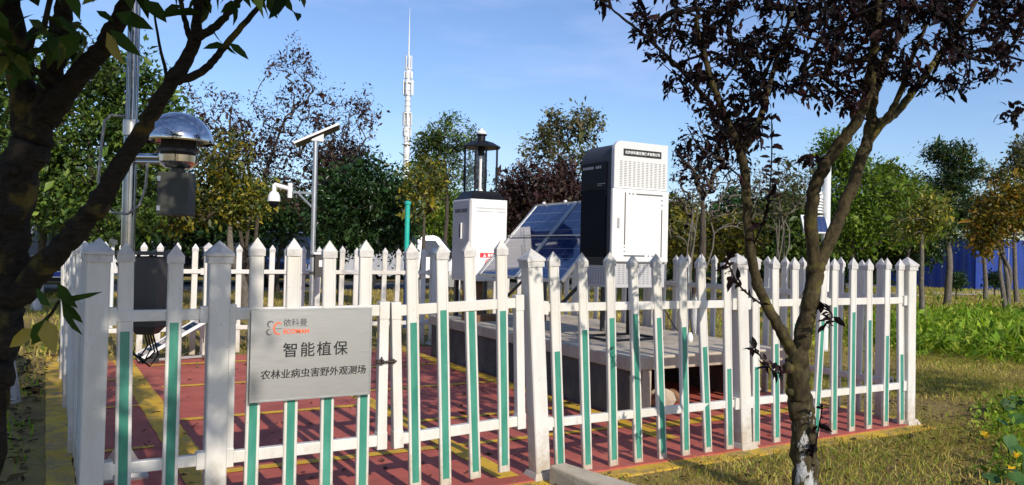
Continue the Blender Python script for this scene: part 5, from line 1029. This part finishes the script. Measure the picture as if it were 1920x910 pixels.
# ---- foreground cherry tree (left)
T = Tree(103); T.fine = True
tr = T.stem(mk([(-90, 1180, 3.0), (-48, 800, 3.0), (-14, 660, 3.0), (2, 550, 3.0), (16, 430, 3.0), (44, 310, 3.0), (60, 235, 3.0)]), [0.12, 0.10, 0.088, 0.082, 0.077, 0.072, 0.066])
a_ = T.stem(mk([(60, 300, 3.0), (45, 180, 3.0), (30, 80, 2.98), (10, -40, 2.95), (0, -160, 2.9)]), [0.058, 0.05, 0.046, 0.038, 0.026], tr[-3])
b_ = T.stem(mk([(72, 240, 3.0), (92, 160, 2.98), (108, 80, 2.95), (125, -10, 2.9), (150, -130, 2.85)]), [0.05, 0.040, 0.035, 0.031, 0.022], tr[-1])
c_ = T.stem(mk([(85, 225, 3.0), (130, 165, 2.95), (172, 115, 2.9), (205, 70, 2.85), (232, 20, 2.8), (260, -50, 2.75)]), [0.05, 0.041, 0.036, 0.032, 0.027, 0.02], tr[-1])
d_ = T.stem(mk([(25, 560, 3.0), (80, 500, 2.95), (135, 445, 2.9), (180, 388, 2.87), (215, 330, 2.84), (250, 270, 2.8), (290, 205, 2.76), (330, 140, 2.72), (362, 85, 2.7), (372, 20, 2.66), (385, -60, 2.6)]), [0.052, 0.046, 0.041, 0.038, 0.034, 0.030, 0.027, 0.025, 0.022, 0.017, 0.011], T.near(at(28, 540, 3.0)))
e_ = T.stem(mk([(330, 152, 2.72), (372, 138, 2.68), (405, 108, 2.64), (432, 75, 2.6), (470, 30, 2.55), (510, -20, 2.5)]), [0.017, 0.014, 0.012, 0.011, 0.009, 0.006], T.near(at(330, 145, 2.72)))
f_ = T.stem(mk([(362, 90, 2.7), (350, 50, 2.72), (338, 0, 2.75), (330, -60, 2.78)]), [0.012, 0.01, 0.008, 0.005], T.near(at(362, 88, 2.7)))
g_ = T.stem(mk([(290, 205, 2.76), (312, 150, 2.8), (300, 90, 2.82), (290, 30, 2.85)]), [0.009, 0.007, 0.005, 0.004], T.near(at(295, 200, 2.76)))
h_ = T.stem(mk([(372, 70, 2.68), (410, 45, 2.62), (440, 10, 2.56), (480, -40, 2.5)]), [0.016, 0.013, 0.011, 0.008], T.near(at(366, 75, 2.69)))
rg = np.random.default_rng(9); A = []
low2 = [(-300, 260), (-60, 230), (0, 190), (60, 120), (120, 120), (200, 75), (260, 50), (330, 30), (420, 45), (540, 15), (620, -60)]
while len(A) < 400:
    x = rg.uniform(-420, 640); y = rg.uniform(-620, 240); yl = np.interp(x, *zip(*low2))
    if 165 < x < 560 and y > -5: continue
    if y > yl or ((x-90)/560)**2+((y+240)/400)**2 > 1: continue
    if y > -20 and rg.uniform() > (0.55 if x < 150 else 0.3): continue
    A.append(at(x, y, 2.85+rg.normal(0, 0.42)))
T.grow(A, 0.12, 0.2, segs=4, zmin=2.0)
main_tips = list(T.tips)
base = np.array([*at(-60, 1000, 3.0)[:2], 0.0])
t = thing('cherry_tree', 'big dark cherry tree trunk with mossy, sun-dapple coloured slanting limb at the near corner', 'tree', base, 'trees around the yard')
tw = T.stem(mk([(20, 640, 2.75), (60, 620, 2.6), (95, 590, 2.5), (110, 565, 2.45)]), [0.008, 0.004], T.near(at(10, 640, 3.0)))
T.finish('trunk', 0.0045, 0.03, 'bark_cherry', t, 0.42, 5, base)
V, F = T.leaves(9, 0.084, 0.42, 0.03, 0.6, True, True, 0.3, 0.4, base, 0.6, main_tips); mesh_np('crown', V, F, 'leaf_cherry', t)
def single_leaf_(p, q_, wpx_ratio, mat, nrm=(0, 0, 1), curl=0.15):
    return single_leaf(p, q_, wpx_ratio, mat, nrm, curl, t, base)
for (x0, y0, x1, y1, d, r_, mt) in ((215, 25, 285, 52, 2.7, 0.42, 'leaf_cherry'), (200, 60, 225, 118, 2.72, 0.35, 'leaf_cherry_yellow'), (205, 55, 262, 105, 2.7, 0.35, 'leaf_cherry'), (270, 0, 312, 38, 2.65, 0.5, 'leaf_cherry'), (150, 60, 95, 118, 2.8, 0.5, 'leaf_cherry'),
                                 (420, 78, 442, 106, 2.6, 0.5, 'leaf_cherry'), (428, 80, 468, 110, 2.6, 0.38, 'leaf_cherry'), (425, 85, 380, 88, 2.62, 0.45, 'leaf_cherry'), (500, -5, 518, 35, 2.5, 0.4, 'leaf_cherry'), (480, -5, 490, 28, 2.5, 0.4, 'leaf_cherry'), (530, -10, 548, 22, 2.5, 0.45, 'leaf_cherry'),
                                 (110, 565, 190, 550, 2.45, 0.16, 'leaf_cherry'), (108, 530, 140, 580, 2.45, 0.55, 'leaf_cherry'), (95, 575, 62, 540, 2.48, 0.4, 'leaf_cherry'), (70, 615, 12, 652, 2.55, 0.42, 'leaf_cherry_yellow'), (85, 600, 100, 660, 2.5, 0.5, 'leaf_cherry_yellow'), (90, 595, 60, 650, 2.5, 0.5, 'leaf_cherry'), (118, 565, 155, 610, 2.45, 0.3, 'leaf_cherry'),
                                 (115, 560, 145, 632, 2.47, 0.4, 'leaf_cherry'), (0, 20, 8, 70, 2.7, 0.5, 'leaf_cherry'), (340, 10, 300, 30, 2.7, 0.45, 'leaf_cherry'), (400, 55, 415, 85, 2.62, 0.45, 'leaf_cherry'), (180, 20, 215, 40, 2.75, 0.5, 'leaf_cherry'), (250, 20, 240, 62, 2.7, 0.4, 'leaf_cherry')):
    nr = -FW+np.array(rg.normal(0, 0.35, 3)); single_leaf_(at(x0, y0, d), at(x1, y1, d+rg.normal(0, 0.03)), r_, mt, nr, 0.12)
for (x, y, d, r_) in ((22, 320, 2.9, 0.022), (25, 400, 2.89, 0.03), (20, 470, 2.89, 0.02)):
    bm = bmesh.new(); bmesh.ops.create_icosphere(bm, subdivisions=2, radius=r_)
    for v in bm.verts: v.co *= 1+rg.normal(0, 0.10)
    me = bpy.data.meshes.new('knot'); bm.to_mesh(me); bm.free(); me.materials.append(M['bark_cherry']); me.polygons.foreach_set('use_smooth', [True]*len(me.polygons)); inst(me, 'knot', t, tuple(at(x, y, d)-base))

# tall tree standing behind the photographer, shading the near corner
T = Tree(104); b2 = np.array([-1.3, -2.6, 0.0])
T.stem([b2+np.array([0, 0, -0.1]), b2+np.array([0.05, 0.1, 1.2]), b2+np.array([0.15, 0.2, 2.4]), b2+np.array([0.4, 0.4, 3.6])], [0.16, 0.13, 0.11, 0.08])
A = np.concatenate([ell(T.rg, b2+np.array([0.7, 0.6, 4.5]), (1.45, 1.2, 1.25), 260), ell(T.rg, b2+np.array([-0.9, 0.5, 4.6]), (1.2, 1.2, 1.3), 160)])
T.grow(A, 0.12, 0.3, segs=4, zmin=2.0)
t = thing('shade_tree', 'leafy tall tree behind the viewer that shades the near corner', 'tree', b2, 'trees around the yard')
T.finish('trunk', 0.006, 0.08, 'bark', t, 0.45, 5, b2); V, F = T.leaves(60, 0.11, 0.55, 0.09, 0.3, True, False, 0.2, 0.4, b2); mesh_np('crown', V, F, 'leaf_green', t)

# ------------------------------------------------------------------ grass, weeds, litter
def in_yard(P): return (P[:, 0] > -0.25) & (P[:, 0] < 6.46) & (P[:, 1] > 4.035+0.05*np.sin(P[:, 0]*5.3)+0.03*np.sin(P[:, 0]*17)) & (P[:, 1] < 10.6)
def blades(name, label, region, dens, h, wd, mat, seed, keep=None, cat='grass', lean=0.5):
    rg = np.random.default_rng(seed); x0, x1, y0, y1 = region; n = int((x1-x0)*(y1-y0)*dens)
    P = np.stack([rg.uniform(x0, x1, n), rg.uniform(y0, y1, n), np.zeros(n)], 1)
    rel = P-CP; dep = rel@FW; lat = rel@RT; vis = (dep > 1.2) & (np.abs(lat) < dep*0.70+0.6); P = P[vis & ~in_yard(P)]
    # patchiness
    f = np.sin(P[:, 0]*1.7+1.3*np.sin(P[:, 1]*1.1))+np.sin(P[:, 1]*2.3+1.7*np.sin(P[:, 0]*0.9))+rg.normal(0, 0.8, len(P)); P = P[f > (-0.9 if keep is None else keep)]
    n = len(P); hh = h*np.exp(rg.normal(0, 0.35, n)); a = rg.uniform(0, 2*math.pi, n); s = np.stack([np.cos(a), np.sin(a), 0*a], 1)*wd/2
    b = rg.uniform(0, 2*math.pi, n); ln = np.stack([np.cos(b), np.sin(b), 0*b], 1)*(hh*np.abs(rg.normal(0, lean, n)))[:, None]; z = np.array([0, 0, 1.0])
    V = np.stack([P-s, P+s, P+ln*0.35-s*0.8+z*(hh*0.6)[:, None], P+ln*0.35+s*0.8+z*(hh*0.6)[:, None], P+ln+z*hh[:, None]], 1).reshape(-1, 3)
    k = np.arange(n)[:, None]*5; F = np.concatenate([k+np.array([0, 1, 3]), k+np.array([0, 3, 2]), k+np.array([2, 3, 4])])
    o = mesh_np(name, V, F, mat); o['kind'] = 'stuff'; tag(o, label, cat); return o
blades('dry_grass', 'dry straw-coloured lawn grass right of the yard', (2.2, 16, 0.6, 9.5), 1700, 0.036, 0.006, 'grass_dry', 1, lean=1.5)
blades('dry_grass', 'dry yellowing grass between the yard and the road', (-6, 40, 9.5, 25.0), 90, 0.075, 0.018, 'grass_dry', 2, lean=0.8)
blades('green_grass', 'green grass tufts in the near lawn', (2.2, 14, 0.6, 9.0), 1000, 0.032, 0.005, 'grass_green', 3, 0.15, lean=1.3)
blades('green_grass', 'sparse green grass at the left of the yard', (-7, -0.2, 5.0, 25), 110, 0.07, 0.014, 'grass_green', 4, 0.2)
blades('verge_grass', 'mown green verge before the blue hoarding', (14, 60, 12, 25), 35, 0.09, 0.03, 'grass_green', 6, 0.5)
def weed_patch(name, label, centres, n, h, size, seed, mat='grass_green'):
    rg = np.random.default_rng(seed); cs = np.array(centres, float); i = rg.integers(0, len(cs), n)
    P = cs[i, :2]+rg.normal(0, 1, (n, 2))*cs[i, 2:4]; z = np.abs(rg.normal(0, 0.45, n))*h*cs[i, 4]; P = np.concatenate([P, z[:, None]], 1)
    D = rg.normal(0, 1, (n, 3)); D[:, 2] = np.abs(D[:, 2])*1.1+0.15; Nn = rg.normal(0, 0.6, (n, 3))+np.array([0, 0, 1.0]); L = size*np.exp(rg.normal(0, 0.4, n))
    V, F = leaf_quads(P, D, Nn, L, L*np.where(rg.uniform(0, 1, n) < 0.6, 0.12, rg.uniform(0.3, 0.6, n)), 0.1); o = mesh_np(name, V, F, mat); o['kind'] = 'stuff'; tag(o, label, 'weeds'); return o
cs = []
for (x, y) in ((1735, 600), (1765, 620), (1800, 600), (1835, 615), (1870, 600), (1900, 620), (1940, 600), (1980, 610), (1760, 590), (1820, 585), (1880, 580), (1720, 620), (1850, 640), (1900, 645), (1790, 635), (1960, 635)):
    p = onz(x, y+22); cs.append((p[0], p[1], 0.75, 0.8, 1.0))
weed_patch('green_weeds', 'tall lush green weed patch right of the corner post', cs, 30000, 0.36, 0.10, 21)
cs = [(*onz(x, y)[:2], 0.13, 0.13, 0.8) for x, y in ((1900, 790), (1915, 800), (1930, 760), (1920, 900), (1940, 870), (1915, 840), (1880, 810), (1960, 800), (1890, 775))]
weed_patch('green_weeds', 'low dark green weeds at the near frame edge', cs, 2600, 0.20, 0.05, 22)
cs = [(*onz(x, y)[:2], 0.5, 0.5, 0.5) for x, y in ((1200, 585), (1290, 590), (1340, 600), (1400, 610), (1430, 620), (1480, 640), (1560, 640))]
weed_patch('green_weeds', 'green weeds growing outside the right side fence', cs, 1100, 0.22, 0.07, 23)
def litter(name, label, region, n, size, seed, mat='litter', zz=0.012, yard=False):
    rg = np.random.default_rng(seed); x0, x1, y0, y1 = region; P = np.stack([rg.uniform(x0, x1, n), rg.uniform(y0, y1, n), rg.uniform(0.002, zz, n)], 1)
    if not yard: P = P[~in_yard(P)]
    else: P[:, 2] += 0.026
    n = len(P); D = rg.normal(0, 1, (n, 3)); D[:, 2] *= 0.25; Nn = rg.normal(0, 0.35, (n, 3))+np.array([0, 0, 1.0]); L = size*np.exp(rg.normal(0, 0.35, n)); V, F = leaf_quads(P, D, Nn, L, L*0.5, 0.12, False, 0.1)
    V[:, 2] = np.maximum(V[:, 2], 0.003 if not yard else 0.028); o = mesh_np(name, V, F, mat); o['kind'] = 'stuff'; tag(o, label, 'leaves'); return o
litter('leaf_litter', 'brown fallen leaves on the bare soil left of the kerb', (-5, 0.0, 2.5, 14), 9000, 0.06, 31, zz=0.03)
litter('leaf_litter', 'scattered dry leaves on the lawn right of the yard', (2.0, 9, 1.5, 9), 4200, 0.045, 32, zz=0.03)
litter('fallen_leaves', 'few fallen leaves lying on the red yard floor', (0.2, 6.1, 4.3, 10.3), 420, 0.045, 33, yard=True, zz=0.006)
# squash plants with lobed leaves and yellow flowers
def lobed(r, rg):
    vs = [(0, 0, 0)]; k = 15
    for i in range(k):
        a = -2.6+5.2*i/(k-1); rr = r*(1.0-0.18*(i % 3 == 1))*(0.75+0.25*math.cos(a))*rg.uniform(0.93, 1.05); vs.append((rr*math.cos(a)+0.25*r, rr*math.sin(a), 0.16*r*abs(math.sin(a*1.5))+rg.normal(0, 0.02*r)))
    return vs, [(0, i, i+1) for i in range(1, k)]
rg = np.random.default_rng(77)
for lab, spots, fl in (('squash plant with big lobed leaves and yellow flower at the frame corner', [(1890, 840, .11), (1915, 870, .12), (1880, 880, .08), (1905, 905, .10), (1850, 890, .07), (1930, 820, .1)], [(1905, 858), (1895, 885)]),
                       ('squash vine with lobed leaves above the frame corner plant', [(1880, 760, .10), (1905, 745, .11), (1920, 775, .11), (1895, 790, .09), (1870, 785, .08), (1935, 750, .12)], [(1845, 818)]),
                       ('squash vine with yellow flower in the lush weed patch', [(1830, 625, .20), (1860, 640, .20), (1800, 640, .18), (1890, 628, .22), (1905, 640, .20), (1770, 628, .16)], [(1858, 630), (1900, 640)])):
    b0_ = onz(spots[0][0], spots[0][1]+18); t = thing('squash_plant', lab, 'plant', (b0_[0], b0_[1], 0), 'squash plants on the lawn')
    for (x, y, r_) in spots:
        vs, fs = lobed(r_, rg); me = bpy.data.meshes.new('leaf'); me.from_pydata(vs, [], fs); me.materials.append(M['leaf_squash']); p = onz(x, y, 0.16); o = inst(me, 'leaf', t, tuple(p-np.array([b0_[0], b0_[1], 0])), (rg.normal(0, 0.35)+0.35, rg.normal(0, 0.35), rg.uniform(-2.5, 0.5)))
        q_ = p-np.array([b0_[0], b0_[1], 0]); MB().tube([(q_[0]+0.05, q_[1]+0.03, 0.0), (q_[0]+0.02, q_[1], 0.08), (q_[0], q_[1], q_[2]-0.004)], 0.005, 5).build('stalk', 'leaf_squash', t)
    for (x, y) in fl:
        p = onz(x, y, 0.12)-np.array([b0_[0], b0_[1], 0]); vs = [(0, 0, 0)]; R_ = 0.035 if y > 700 else 0.07
        for i in range(10): a = 2*math.pi*i/10; rr = R_*(1.15 if i % 2 else 0.6); vs.append((rr*math.cos(a), rr*math.sin(a), R_*0.7))
        me = bpy.data.meshes.new('flower'); me.from_pydata(vs, [], [(0, i, i % 10+1) for i in range(1, 11)]); me.materials.append(M['petal']); inst(me, 'flower', t, tuple(p), (0.7, 0, -0.5))
